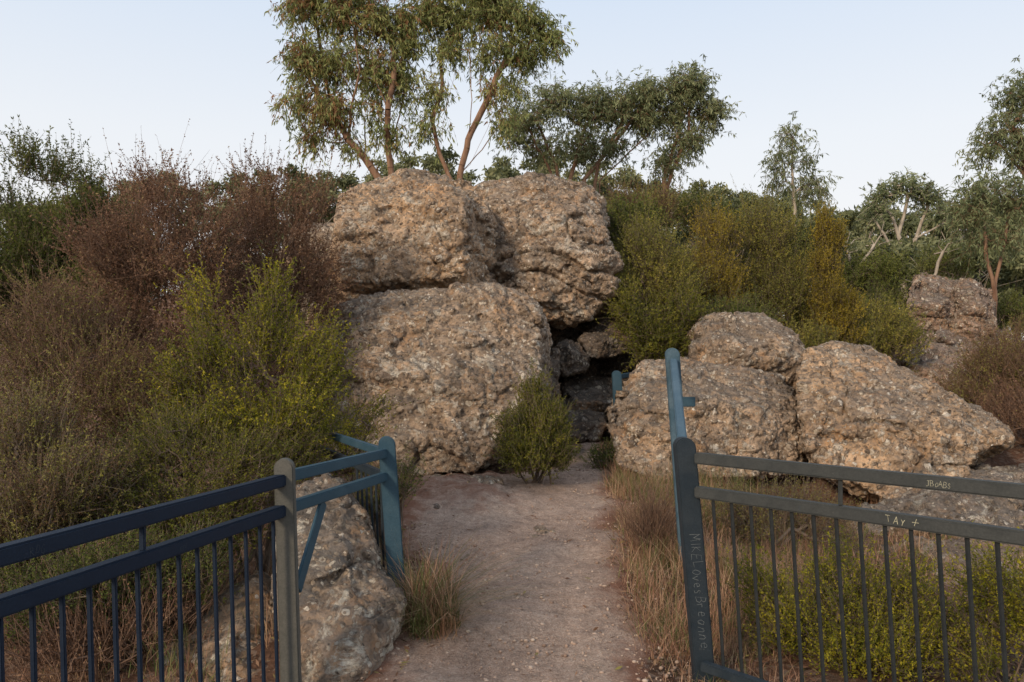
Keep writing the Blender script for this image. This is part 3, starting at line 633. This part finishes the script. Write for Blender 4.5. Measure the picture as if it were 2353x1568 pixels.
shrub('dark olive shrub behind the railing', gb(40, 4.3), [(25,450,36,40,4.4,.35), (70,500,46,36,4.2,.35), (20,540,50,50,4.1,.35)], 320, (B_twig, L_mixed), 48, leaf=(.016,.007), L=.16, m=11, k=15, sp=.05, trm=.0014)
shrub('dark green low shrub behind the railing', gb(110, 3.9), [(120,580,50,30,3.9,.3), (60,600,55,36,3.8,.3), (190,570,30,24,4.0,.25)], 240, (B_twig, L_green), 54, leaf=(.015,.007), L=.13, m=11, k=14, sp=.05, trm=.0014)
shrub('dry brown undergrowth under the railing', gb(110, 3.7), [(60,650,60,25,3.6,.3), (150,630,45,30,3.8,.3)], 130, (B_red, L_brown), 49, leaf=(.014,.006), L=.16, m=9, k=11, sp=.05, bare=.3)
shrub('green shrub growing against the railing post', gb(395, 5.2), [(378,500,10,24,5.1,.15), (402,488,7,12,5.1,.1)], 44, (B_twig, L_green), 57, leaf=(.018,.006), L=.14, m=9, k=13, sp=.04)
# right lower
shrub('yellow green heath shrub growing through the railing', gb(850, 3.9), [(785,622,18,28,3.9,.25), (832,600,12,30,3.9,.2), (885,632,26,28,3.8,.28), (862,662,46,20,3.7,.3), (762,592,5,20,3.9,.1), (862,588,5,18,3.9,.1), (842,562,4,14,3.9,.07), (902,598,5,20,3.8,.08)], 340, (B_twig, L_yg), 51, leaf=(.015,.0065), L=.15, m=9, k=17, sp=.035, dirs=(.45, .75, .4), trm=.0013, longp=.14)
shrub('golden green heath shrub by the railing', gb(1000, 3.5), [(962,652,22,24,3.6,.3), (1015,615,15,42,3.5,.3), (1080,620,50,50,3.5,.3), (936,612,6,22,3.6,.1), (985,602,5,26,3.6,.1)], 300, (B_twig, L_yg), 52, leaf=(.015,.0065), L=.15, m=9, k=17, sp=.035, dirs=(.45, .75, .4), trm=.0013, longp=.14)
shrub('reddish dry scrub beyond the wedge boulder', gb(1040, 8.6), [(1030,420,40,30,9,.6)], 100, (B_red, L_brown), 53, leaf=(.022,.009), L=.24, bare=.3)
shrub('wispy dry grey twiggy bush at the path edge', gb(655, 5.2), [(655,530,16,26,5.2,.15), (645,560,14,16,5.1,.12)], 60, (B_red, L_brown), 62, leaf=(.010,.004), L=.2, m=9, k=5, sp=.05, bare=.3)
shrub('low grey green heath between grass and rocks', gb(760, 5.8), [(745,520,30,18,5.8,.4), (790,505,26,14,6.2,.4), (820,530,26,14,5.8,.4)], 150, (B_twig, L_mixed), 63, leaf=(.014,.006), L=.16, m=9, k=13, sp=.05, trm=.0014)

# ------------------------------------------------------------------ far wood (one mass)
r = np.random.default_rng(77)
VA = []; TT = []; VT = []; FT = []; off = 0
def wood(n, urange, drange, vtop, lsize, nl, sp, nc=12):
    global off
    for i in range(n):
        dd = r.uniform(*drange); u = r.uniform(*urange); top = P(u, np.interp(u, *vtop)+abs(r.normal())*6-3, dd)
        z0 = T1(top[0], top[1]); h = top[2]-z0
        if h < 1: continue
        cc = np.stack([r.normal(size=nc)*sp*1.3, r.normal(size=nc)*sp, -r.random(nc)**1.3*h*.68-sp*.25], 1)+top
        w = r.integers(0, nc, nl)
        pos = cc[w]+nrm(r.normal(size=(nl, 3)))*(r.random((nl, 1))**.5)*np.array([sp*.48, sp*.48, sp*.26])
        ld = nrm(r.normal(size=(nl, 3))+np.array([0, 0, -.5])); sd = nrm(np.cross(ld, r.normal(size=(nl, 3))))
        s_ = lsize*r.uniform(.6, 1.4, (nl, 1))
        VA.append(np.stack([pos, pos+ld*s_*.5+sd*s_*.2, pos+ld*s_, pos+ld*s_*.5-sd*s_*.2], 1).reshape(-1, 3))
        TT.append(np.repeat(np.clip(r.random()*.5+.1+r.normal(size=nl)*.12+(r.random(nc)*.35)[w], 0, 1), 4))
        b0 = np.array([top[0], top[1], z0]); t0 = b0+np.array([r.normal()*.3, 0, h*.45])
        A = [b0]+[t0]*nc; B = [t0]+[c_ for c_ in cc]
        rr_ = np.array([h*.012]+[h*.004]*nc)
        v_, f_ = tubes(np.array(A), np.array(B), rr_, rr_*.6, 4); VT.append(v_); FT.append(f_+off); off += len(v_)
wood(90, (620, 1150), (48, 80), ([620, 740, 830, 880, 1024], [188, 194, 206, 208, 200]), .32, 2600, 1.5)
wood(46, (640, 1150), (28, 42), ([640, 700, 860, 1150], [200, 208, 244, 232]), .22, 2600, 1.1)
wood(26, (90, 400), (30, 42), ([90, 180, 230, 290, 340, 400], [195, 168, 186, 172, 174, 156]), .20, 2600, .95)
wood(20, (400, 660), (26, 34), ([400, 440, 480, 520, 660], [150, 155, 160, 150, 175]), .18, 2000, .8)
wood(30, (-700, 90), (30, 60), ([-700, 90], [190, 205]), .35, 1500, 1.3)
VA = np.concatenate(VA); TT = np.concatenate(TT)
wo = obj('distant_wood', mesh_np('distant_wood', np.concatenate([VA, np.concatenate(VT)]), np.concatenate([np.arange(len(VA)).reshape(-1, 4), np.concatenate(FT)+len(VA)]), [L_wood, B_pale], tint=np.concatenate([TT, np.full(off, .9)])), label='distant eucalypt wood with pale trunks on the slopes', cat='trees', kind='stuff')
mi = np.zeros(len(wo.data.polygons), dtype=np.int32); mi[len(VA)//4:] = 1
wo.data.polygons.foreach_set('material_index', mi)

# ------------------------------------------------------------------ grass
def blades(bases, hmin, hmax, w, lean, r):
    n = len(bases); h = r.uniform(hmin, hmax, n); a = r.uniform(0, 2*math.pi, n)
    dirv = np.stack([np.cos(a), np.sin(a), a*0], 1); side = np.stack([-np.sin(a), np.cos(a), a*0], 1)
    le = r.uniform(.1, 1, n)*lean
    rows = []
    for t in (0, .35, .7, 1.):
        c = bases+dirv*(le*h*t**1.8)[:, None]+np.array([0, 0, 1.])*(h*(t-.25*le*t*t))[:, None]
        ww = w*(1-t*.92)/2
        rows.append(np.stack([c-side*ww, c+side*ww], 1))
    V = np.stack(rows, 1).reshape(n, 8, 3)
    b0 = (np.arange(n)*8)[:, None, None]; q = np.array([[0, 1, 3, 2], [2, 3, 5, 4], [4, 5, 7, 6]])[None]
    return V.reshape(-1, 3), (b0+q).reshape(-1, 4)
L_grass = leaf_mat('dry_grass', [(0, (.06, .075, .022, 1)), (.35, (.14, .15, .05, 1)), (.5, (.20, .10, .06, 1)), (.75, (.30, .175, .11, 1)), (1, (.42, .29, .18, 1))], .2, gain=1.35)
def grass_mass2(name, label, n_t, xy, per, hh, w, lean, green, seed, spread=.05, kind='stuff', category='grass'):
    r = np.random.default_rng(seed)
    c = xy(r, n_t); n_t = len(c)
    b_ = np.repeat(c, per, 0)+r.normal(size=(n_t*per, 2))*spread
    B3 = np.stack([b_[:, 0], b_[:, 1], terr(b_[:, 0], b_[:, 1])-.01], 1)
    V_, F_ = blades(B3, hh[0], hh[1], w, lean, r)
    hs = np.repeat(r.uniform(.5, 1.15, n_t), per)
    V_ = V_.reshape(-1, 8, 3); V_ = B3[:, None]+(V_-B3[:, None])*hs[:, None, None]; V_ = V_.reshape(-1, 3)
    ct = np.where(r.random(n_t) < green, r.uniform(.05, .4, n_t), r.uniform(.5, .95, n_t))
    tn = np.clip(np.repeat(ct, per)+r.normal(size=n_t*per)*.1, 0, 1)
    o0 = B3.mean(0); o0[2] = B3[:, 2].min()
    return obj(name, mesh_np(name, V_-o0, F_, L_grass, tint=np.repeat(tn, 8)), o0, label=label, cat=category, kind=kind)
def clump(pts, r, keep=.35, sc=1.6):
    p = np.concatenate([pts*sc, pts[:, :1]*0], 1); return pts[vnoise(p, 31) > (keep-.5)*1.2]
def rightedge(r, n):
    y = r.uniform(3.75, 8.0, n); _, e = pedge(y); return clump(np.stack([e+np.abs(r.normal(size=n))*.22-.02, y], 1), r, .3, 2.5)
grass_mass2('dry_grass', 'straw coloured dry grass fringing the gravel path', 340, rightedge, 34, (.05, .25), .0045, 1.5, .25, 61, .05)
def rlow(r, n): return np.stack([r.uniform(.70, 1.3, n), r.uniform(2.9, 3.9, n)], 1)
grass_mass2('dry_grass', 'short dry grass at the foot of the post', 90, rlow, 26, (.03, .13), .004, 1.5, .2, 68, .05)
def rfield(r, n): return clump(np.stack([r.uniform(1.1, 4.8, n), r.uniform(3.8, 7.6, n)], 1), r, .42)
grass_mass2('dry_grass', 'matted brown grass and heath around the slabs', 680, rfield, 32, (.05, .2), .005, 1.4, .45, 62, .07)
def rtall(r, n): return np.stack([r.uniform(.98, 2.2, n), r.uniform(5.8, 7.4, n)], 1)
grass_mass2('green_grass', 'taller green grass in front of a boulder', 130, rtall, 36, (.15, .38), .005, 1.0, .7, 63, .06)
def rnear(r, n): return clump(np.stack([r.uniform(.95, 2.2, n), r.uniform(3.8, 6.0, n)], 1), r, .35, 2.)
grass_mass2('dry_grass', 'reddish dead grass and twigs behind the railing', 360, rnear, 36, (.10, .32), .004, 1.5, .25, 64, .06)
def ltuft(r, n): return np.array([-.43, 3.98])+r.normal(size=(n, 2))*np.array([.06, .11])
grass_mass2('grass_tuft', 'green and straw tussock growing beside a boulder and post', 26, ltuft, 60, (.2, .48), .0055, 1.9, .6, 65, .03, kind=None)
def lfield(r, n): return clump(np.stack([r.uniform(-3.2, -1.0, n), r.uniform(3.4, 6.5, n)], 1), r)
grass_mass2('dry_grass', 'thin dry grass under the scrub', 220, lfield, 35, (.08, .3), .005, 1., .35, 66, .07)
def ledge(r, n):
    y = r.uniform(4.6, 7.3, n); e, _ = pedge(y); return np.stack([e-np.abs(r.normal(size=n))*.15-.04, y], 1)
grass_mass2('dry_grass', 'short grass at the path margin', 60, ledge, 22, (.04, .16), .005, 1., .5, 67, .04)

# gravel and litter
bm = bmesh.new(); bmesh.ops.create_icosphere(bm, subdivisions=1, radius=1)
iv = np.array([v.co[:] for v in bm.verts]); iF = np.array([[v.index for v in f.verts] for f in bm.faces]); bm.free()
r = np.random.default_rng(5)
n = 18000; y = 2.6+5.6*r.random(n)**1.2; l, e = pedge(y); x = l-.1+(e-l+.25)*r.random(n)
s_ = .0020+.012*r.random(n)**14
C = np.stack([x, y, terr(x, y)+.015], 1)
sc = s_[:, None]*r.uniform(.6, 1.3, (n, 3)); sc[:, 2] *= .7
V_ = (iv[None]*sc[:, None]*r.uniform(.85, 1.15, (n, len(iv), 1))+C[:, None]).reshape(-1, 3)
F_ = (iF[None]+(np.arange(n)*len(iv))[:, None, None]).reshape(-1, 3)
mgv, nt, b = new_mat('loose_gravel')
at = nt.nodes.new('ShaderNodeAttribute'); at.attribute_name = 'tint'
rp = ramp(nt, [(0, (.20, .135, .10, 1)), (.5, (.38, .275, .21, 1)), (.95, (.46, .36, .285, 1)), (1, (.54, .46, .38, 1))], at.outputs['Fac'])
nt.links.new(rp.outputs[0], b.inputs['Base Color'])
obj('gravel', mesh_np('gravel', V_, F_, mgv, tint=np.repeat(r.random(n), len(iv))), label='fine loose pinkish gravel scattered over the path', cat='gravel', kind='stuff')
n = 16000; x = r.uniform(-3, 4.5, n); y = r.uniform(2.8, 8, n); l, e = pedge(y)
k_ = (x < l+.12) | (x > e-.14) | (r.random(n) < .04) | ((x < .0) & (y > 6.4) & (r.random(n) < .6)); x, y = x[k_], y[k_]; n = len(x)
c0 = np.stack([x, y, terr(x, y)+.028], 1); a = r.uniform(0, 6.28, n); ln = r.uniform(.015, .06, n)[:, None]
dv = nrm(np.stack([np.cos(a), np.sin(a), r.normal(size=n)*.3], 1)); sv = nrm(np.cross(dv, np.array([0, 0, 1.])+r.normal(size=(n, 3))*.4))
V_ = np.stack([c0, c0+dv*ln*.5+sv*ln*.14, c0+dv*ln, c0+dv*ln*.5-sv*ln*.14], 1).reshape(-1, 3)
obj('leaf_litter', mesh_np('leaf_litter', V_, np.arange(n*4).reshape(-1, 4), L_brown, tint=np.repeat(r.random(n), 4)), label='fallen dry gum leaves on the bare soil', cat='leaf litter', kind='stuff')

# ------------------------------------------------------------------ railings
def paint(name, col, wear, amt=.35, rough=.5):
    m, nt, b = new_mat(name); tc = nt.nodes.new('ShaderNodeTexCoord'); O = tc.outputs['Object']
    n1 = noise(nt, O, 7, 7, .75); n2 = noise(nt, O, 140, 3, .7)
    mp = nt.nodes.new('ShaderNodeMapping'); mp.inputs['Scale'].default_value = (6, 6, 90); mp.inputs['Rotation'].default_value = (.3, .5, .2)
    nt.links.new(O, mp.inputs[0]); n3 = noise(nt, mp.outputs[0], 2.2, 4, .7)
    f = ramp(nt, [(.42, g(0)), (.72, g(1))], n1.outputs[0])
    c = mix(nt, col, wear, mth(nt, 'MULTIPLY', f.outputs[0], amt))
    f3 = ramp(nt, [(.66, g(0)), (.72, g(1))], n3.outputs[0])
    c = mix(nt, c, tuple(min(1, x*1.9+.03) for x in col[:3])+(1,), mth(nt, 'MULTIPLY', f3.outputs[0], .5))
    ch = noise(nt, O, 34, 6, .8); fc = ramp(nt, [(.66, g(0)), (.69, g(1))], ch.outputs[0])
    c = mix(nt, c, (.18, .17, .15, 1), mth(nt, 'MULTIPLY', fc.outputs[0], .7))
    f2 = ramp(nt, [(.3, g(.8)), (.7, g(1.15))], n2.outputs[0])
    c = mix(nt, c, f2.outputs[0], 1., 'MULTIPLY')
    nt.links.new(c, b.inputs['Base Color'])
    rr = ramp(nt, [(.3, g(rough-.08)), (.7, g(rough+.25))], n1.outputs[0]); nt.links.new(rr.outputs[0], b.inputs['Roughness'])
    b.inputs['Specular IOR Level'].default_value = .22
    bump(nt, b, n2.outputs[0], .15, .003)
    return m
K_navy = paint('navy_paint', (.007, .016, .034, 1), (.018, .030, .048, 1))
K_grey = paint('weathered_grey_paint', (.09, .09, .078, 1), (.155, .145, .125, 1), .6, .6)
K_blue = paint('blue_paint', (.030, .070, .100, 1), (.065, .11, .135, 1), .6)
K_dark = paint('dark_slate_paint', (.018, .028, .038, 1), (.045, .055, .062, 1), .5)
K_charc = paint('charcoal_paint', (.042, .046, .045, 1), (.08, .083, .078, 1), .5)
K_bar = paint('baluster_paint', (.024, .028, .030, 1), (.05, .053, .052, 1), .5)
K_pale = paint('faded_blue_paint', (.048, .095, .13, 1), (.14, .20, .24, 1), .6)
mgr, nt, b = new_mat('scratched_lettering'); b.inputs['Base Color'].default_value = (.18, .20, .205, 1)
mgy, nt, b = new_mat('yellowish_lettering'); b.inputs['Base Color'].default_value = (.42, .40, .28, 1)
mgl, nt, b = new_mat('pale_scribble'); b.inputs['Base Color'].default_value = (.36, .35, .26, 1)
mgf, nt, b = new_mat('faint_lettering'); b.inputs['Base Color'].default_value = (.05, .065, .08, 1)
def bm_to(name, bm, mat, loc, parent, label=None):
    me = bpy.data.meshes.new(name); bm.to_mesh(me); bm.free(); me.materials.append(mat)
    return obj(name, me, loc, parent, label)
def beam(name, a, b_, w, h, mat, parent, bev=.004, off=np.zeros(3), label=None):
    a = Vector([float(c) for c in a]); b_ = Vector([float(c) for c in b_]); dvec = b_-a; ln = dvec.length; xx = dvec.normalized()
    up = Vector((0, 0, 1)) if abs(xx.z) < .9 else Vector((0, 1, 0))
    yy = up.cross(xx).normalized(); zz = xx.cross(yy)
    bm = bmesh.new(); bmesh.ops.create_cube(bm, size=1)
    bmesh.ops.scale(bm, vec=(ln, w, h), verts=bm.verts)
    bmesh.ops.bevel(bm, geom=bm.edges[:], offset=bev, segments=2, affect='EDGES')
    bmesh.ops.rotate(bm, cent=(0, 0, 0), matrix=Matrix((xx, yy, zz)).transposed(), verts=bm.verts)
    return bm_to(name, bm, mat, (a+b_)/2-Vector([float(c) for c in off]), parent, label=label)
def post(name, base, top, w, t, yaw, mat, parent, off, label=None):
    base = np.array(base, float); top = np.array(top, float); h = top[2]-base[2]; hw = w/2
    prof = [(-hw, 0), (hw, 0)]+[(hw*math.cos(a), h-hw+hw*math.sin(a)) for a in np.linspace(0, math.pi, 15)]
    bm = bmesh.new(); vs = [bm.verts.new((x, -t/2, z)) for x, z in prof]; f = bm.faces.new(vs)
    ex = bmesh.ops.extrude_face_region(bm, geom=[f]); ev = [v for v in ex['geom'] if isinstance(v, bmesh.types.BMVert)]
    bmesh.ops.translate(bm, vec=(0, t, 0), verts=ev)
    bmesh.ops.recalc_face_normals(bm, faces=bm.faces)
    sharp = [e for e in bm.edges if len(e.link_faces) == 2 and e.calc_face_angle(0) > .9]
    bmesh.ops.bevel(bm, geom=sharp, offset=.005, segments=2, affect='EDGES')
    bmesh.ops.rotate(bm, cent=(0, 0, 0), matrix=Matrix.Rotation(yaw, 3, 'Z'), verts=bm.verts)
    for v in bm.verts:
        v.co.x += (top[0]-base[0])*v.co.z/h; v.co.y += (top[1]-base[1])*v.co.z/h
    return bm_to(name, bm, mat, base-off, parent, label=label)
circ = [(.28+.26*math.sin(t), .32+.32*math.cos(t)) for t in np.linspace(0, 6.3, 11)]
GL = {'M': [[(0,0),(.05,1),(.3,.35),(.55,1),(.6,0)]], 'I': [[(.15,0),(.12,1)]], 'K': [[(0,0),(.02,1)],[(.5,1),(.02,.45),(.55,0)]],
 'E': [[(.5,1),(0,.97),(0,0),(.52,.03)],[(0,.5),(.4,.53)]], 'L': [[(.05,1),(0,0),(.5,.04)]], 'O': [[(x, y*1.45) for x, y in circ]], 'o': [circ],
 'v': [[(0,.65),(.22,0),(.48,.68)]], 'e': [[(.05,.32),(.48,.36),(.4,.6),(.2,.62),(.05,.4),(.08,.1),(.28,0),(.5,.1)]], 'S': [[(.5,.88),(.3,1),(.08,.85),(.12,.6),(.45,.42),(.5,.15),(.25,0),(0,.12)]],
 's': [[(.4,.6),(.2,.66),(.08,.5),(.35,.25),(.3,.05),(.02,.03)]], 'B': [[(0,0),(0,1),(.35,.95),(.42,.75),(.3,.55),(0,.5)],[(.3,.52),(.52,.35),(.45,.08),(0,0)]],
 'r': [[(0,.62),(.05,0)],[(.04,.4),(.2,.6),(.4,.6)]], 'a': [[(.42,.55),(.2,.65),(.03,.4),(.08,.08),(.25,.02),(.42,.3),(.44,.6),(.45,0)]], 'n': [[(.02,.62),(.03,0)],[(.03,.4),(.22,.62),(.38,.5),(.42,0)]],
 'T': [[(-.05,1),(.6,.96)],[(.28,1),(.25,0)]], 'A': [[(0,0),(.28,1),(.58,-.02)],[(.1,.38),(.5,.4)]], 'Y': [[(0,1),(.28,.5),(.55,1)],[(.28,.5),(.2,0)]], '+': [[(-.1,.5),(.8,.53)],[(.36,1.0),(.33,.02)]],
 'J': [[(.1,1),(.5,1)],[(.35,1),(.33,.15),(.15,0),(0,.15)]], 'U': [[(0,1),(.05,.15),(.28,0),(.5,.2),(.5,1)]], 'R': [[(0,0),(0,1),(.4,.9),(.38,.6),(0,.5),(.5,0)]], 'D': [[(0,0),(.02,1),(.4,.85),(.52,.5),(.38,.1),(0,0)]],
 'G': [[(.5,.85),(.25,1),(.02,.6),(.08,.1),(.35,0),(.52,.2),(.5,.45),(.3,.45)]], 'V': [[(0,1),(.26,0),(.52,1)]], ' ': []}
def writing(txt, pos, xdir, ydir, size, parent, off, seed=0, lw=.0016, mat=None, gap=.78):
    r = np.random.default_rng(seed+5); X_ = nrm(np.array(xdir, float)); Y_ = np.array(ydir, float); Y_ = nrm(Y_-X_*X_.dot(Y_)); cur = 0; A = []; B = []
    for ch in txt:
        s = size*r.uniform(.82, 1.12); dy = r.normal()*size*.08; sh = r.normal()*.10+.08
        for st in GL[ch]:
            q = [(cur+(x+sh*y)*s+r.normal()*size*.022, y*s+dy+r.normal()*size*.022) for x, y in st]
            for a, b2 in zip(q[:-1], q[1:]):
                A.append(a); B.append(b2)
        cur += s*(gap if ch not in 'I ' else .42)
    A = np.array(A); B = np.array(B); D = B-A; N = np.stack([-D[:, 1], D[:, 0]], 1); N /= np.linalg.norm(N, axis=1, keepdims=True)
    w = lw*r.uniform(.25, .85, len(A))[:, None]; w2 = lw*r.uniform(.25, .85, len(A))[:, None]
    q = np.stack([A-N*w, B-N*w2, B+N*w2, A+N*w], 1).reshape(-1, 2)
    V_ = q[:, :1]*X_+q[:, 1:]*Y_
    V_ += np.repeat(np.arange(len(A)) % 7*.00004, 4)[:, None]*np.cross(X_, Y_)
    return obj('graffiti', mesh_np('graffiti', V_, np.arange(len(V_)).reshape(-1, 4), mat or mgr), np.array(pos)-off, parent, label='thin hand-scratched letters "%s"' % txt)
def balusters(a, b_, ztop, zbot, n, mat, parent, off, lean=(.03, 0), w=.015, t0=0., t1=1.):
    for i in range(n):
        s = t0+(t1-t0)*(i+.5)/n; p = np.array(a)+(np.array(b_)-np.array(a))*s
        top = np.array([p[0], p[1], ztop]); bot = np.array([p[0]+lean[0], p[1]+lean[1], zbot])
        beam('baluster', bot, top, w, w, mat, parent, .002, off)

A = np.array([-.915, 3.2]); Bp = np.array([-.655, 4.15]); E0 = A+(np.array([-1.235, 1.92])-A)*1.9; BK = np.array([-1.44, 5.75])
off = np.array([A[0], A[1], T1(*A)])
fl = obj('railing_fence', None, off, label='blue and grey steel railing with rounded posts along the scrub', cat='fence')
post('post', (A[0]+.035, A[1], off[2]-.1), (A[0], A[1], 1.075), .076, .06, .12, K_grey, fl, off, 'weathered grey post')
post('post', (Bp[0]+.075, Bp[1], .02), (Bp[0], Bp[1], 1.078), .088, .065, .15, K_blue, fl, off, 'blue post with rounded top')
ch = lambda p, z: (p[0], p[1], z)
dA = (A-E0)/np.linalg.norm(A-E0); dB = (Bp-A)/np.linalg.norm(Bp-A); dC = (BK-Bp)/np.linalg.norm(BK-Bp)
beam('rail', ch(E0, .99), ch(A-dA*.02, .99), .045, .048, K_navy, fl, .006, off)
beam('rail', ch(E0, .868), ch(A-dA*.02, .868), .045, .048, K_navy, fl, .006, off)
beam('rail', ch(E0, .10), ch(A-dA*.02, .10), .04, .04, K_navy, fl, .005, off)
beam('rail', ch(A+dB*.03, 1.0), ch(Bp-dB*.02, .992), .04, .046, K_blue, fl, .005, off, 'blue rail')
beam('rail', ch(A+dB*.03, .872), ch(Bp-dB*.02, .872), .04, .046, K_blue, fl, .005, off, 'blue rail')
beam('rail', ch(Bp+dC*.03, .99), ch(BK, .99), .04, .042, K_blue, fl, .005, off)
beam('rail', ch(Bp+dC*.03, .868), ch(BK, .868), .04, .042, K_dark, fl, .005, off)
beam('brace', (A[0]+.045, A[1]+.03, .54), ch(A+dB*.32, .85), .014, .066, K_blue, fl, .003, off, 'flat diagonal blue brace')
balusters(E0, A, .844, .10, 26, K_navy, fl, off, lean=(.02, 0), w=.0125, t1=.985)
balusters(Bp, Bp+(BK-Bp)*.35, .846, .25, 6, K_dark, fl, off, lean=(.02, 0), w=.012, t0=.08)
pm_ = A+(E0-A)*.328
beam('spacer', ch(pm_, .892), ch(pm_, .966), .016, .016, K_navy, fl, .002, off)
nL = np.array([dA[1], -dA[0], 0]); nL = nL if nL[0] > 0 else -nL
for txt, s, z, sz in (('RDG', .50, .978, .022), ('KEV', .27, .858, .016)):
    p = A+(E0-A)*s; writing(txt, np.array([p[0], p[1], z])+nL*.0235, (dA[0], dA[1], 0), (0, 0, 1), sz, fl, off, 3, .0010, mgf)

Cb = np.array([.785, 3.46]); E1 = Cb+(np.array([1.62, 2.52])-Cb)*1.9; D0 = np.array([.985, 4.9])
off = np.array([Cb[0], Cb[1], T1(*Cb)])
fr = obj('railing_fence', None, off, label='dark slate steel railing scratched with graffiti beside the path', cat='fence')
dR = (E1-Cb)/np.linalg.norm(E1-Cb)
post('post', (.845, Cb[1], -.05), (.745, Cb[1], 1.137), .088, .07, 0, K_dark, fr, off, 'dark slate post scratched with names')
post('post', (1.08, D0[1], .15), (.983, D0[1], 1.555), .086, .07, -.1, K_pale, fr, off, 'faded blue post')
st = np.array([.775, 3.45])
beam('rail', ch(st+dR*.03, 1.05), ch(E1, 1.05), .045, .048, K_charc, fr, .006, off)
beam('rail', ch(st+dR*.03, .905), ch(E1, .905), .045, .048, K_charc, fr, .006, off)
beam('rail', ch(st+dR*.06, .165), ch(E1, .15), .04, .04, K_dark, fr, .005, off)
beam('rail', (.752, 3.50, 1.07), (.985, 4.86, 1.47), .045, .045, K_pale, fr, .006, off, 'pale blue sloping rail')
beam('rail', (.79, 3.50, .50), (1.05, 4.86, .80), .04, .04, K_blue, fr, .006, off)
beam('bracket', (1.0, 4.87, 1.225), (1.12, 4.87, 1.225), .02, .06, K_blue, fr, .004, off)
balusters(st, E1, .881, .16, 26, K_bar, fr, off, lean=(.045, 0), w=.0125, t0=.028)
pm_ = st+(E1-st)*.278
beam('spacer', ch(pm_, .930), ch(pm_, 1.025), .014, .014, K_charc, fr, .002, off)
nR = np.array([dR[1], -dR[0], 0]); nR = nR if nR[1] < 0 else -nR
for i, (txt, s, z, sz, lw, mt, gp) in enumerate((('JBOABS', .408, 1.05, .018, .0012, mgl, .74), ('TAY  +', .353, .905, .023, .0015, mgy, 1.0), ('T', .10, 1.05, .02, .0010, mgf, .8), ('E', .215, .905, .018, .001, mgf, .8))):
    p = st+(E1-st)*s; writing(txt, np.array([p[0], p[1], z-.010])+nR*.0235, (dR[0], dR[1], 0), (0, 0, 1), sz, fr, off, i, lw, mt, gp)
ln = nrm(np.array([.100, 0, -1.187]))
p0 = np.array([.745, Cb[1], 1.137])+ln*.42+np.array([-.014, -.0365, 0])
writing('MIKELOvesBreanne', p0, ln, (.9965, 0, .084), .041, fr, off, 9, .0011)

off = np.array([1.10, 8.7, T1(1.1, 8.7)])
ff = obj('handrail', None, off, label='slate blue handrail post between boulders in the passage', cat='fence')
post('post', (1.19, 8.7, off[2]-.1), (1.14, 8.7, 1.39), .10, .08, 0, K_blue, ff, off)
beam('rail', (1.16, 8.72, 1.32), (1.5, 9.2, 1.36), .045, .05, K_blue, ff, .005, off)

# ------------------------------------------------------------------ light, sky, camera
el, az = math.radians(25), math.radians(217)
w = bpy.data.worlds.new('World'); bpy.context.scene.world = w; w.use_nodes = True
nt = w.node_tree; bg = nt.nodes['Background']
sky = nt.nodes.new('ShaderNodeTexSky'); sky.sky_type = 'NISHITA'; sky.sun_disc = False
sky.sun_elevation = el; sky.sun_rotation = az; sky.air_density = 1.; sky.dust_density = 2.5; sky.ozone_density = 1.5
tc = nt.nodes.new('ShaderNodeTexCoord'); sx = nt.nodes.new('ShaderNodeSeparateXYZ'); nt.links.new(tc.outputs['Generated'], sx.inputs[0])
hz = ramp(nt, [(0, (1., .96, .93, 1)), (.12, (1., .98, .97, 1)), (.26, (.92, .95, .99, 1)), (.42, (.74, .84, .98, 1)), (.8, (.64, .71, .84, 1))], sx.outputs[2])
sc_ = nt.nodes.new('ShaderNodeVectorMath'); sc_.operation = 'SCALE'; sc_.inputs['Scale'].default_value = 1/.12
nt.links.new(hz.outputs[0], sc_.inputs[0])
cw = mix(nt, sky.outputs[0], sc_.outputs[0], .90)
nt.links.new(cw, bg.inputs[0]); bg.inputs[1].default_value = .12
sd = Vector((math.sin(az)*math.cos(el), math.cos(az)*math.cos(el), math.sin(el)))
L = bpy.data.lights.new('sun', 'SUN'); L.energy = 2.7; L.angle = math.radians(10); L.color = (1, .80, .59)
so = bpy.data.objects.new('sun', L); so.rotation_euler = sd.to_track_quat('Z', 'Y').to_euler(); so.location = (-10, -10, 12); COL.objects.link(so)
cam = bpy.data.cameras.new('camera'); co = bpy.data.objects.new('camera', cam); COL.objects.link(co)
co.location = (0, 0, EYE); co.rotation_euler = (math.radians(90), 0, 0)
cam.lens = 28; cam.sensor_width = 36; cam.shift_y = 24/1024; cam.clip_end = 3000; cam.clip_start = .05
sc = bpy.context.scene; sc.camera = co
sc.view_settings.view_transform = 'Standard'; sc.view_settings.look = 'None'; sc.view_settings.exposure = 0
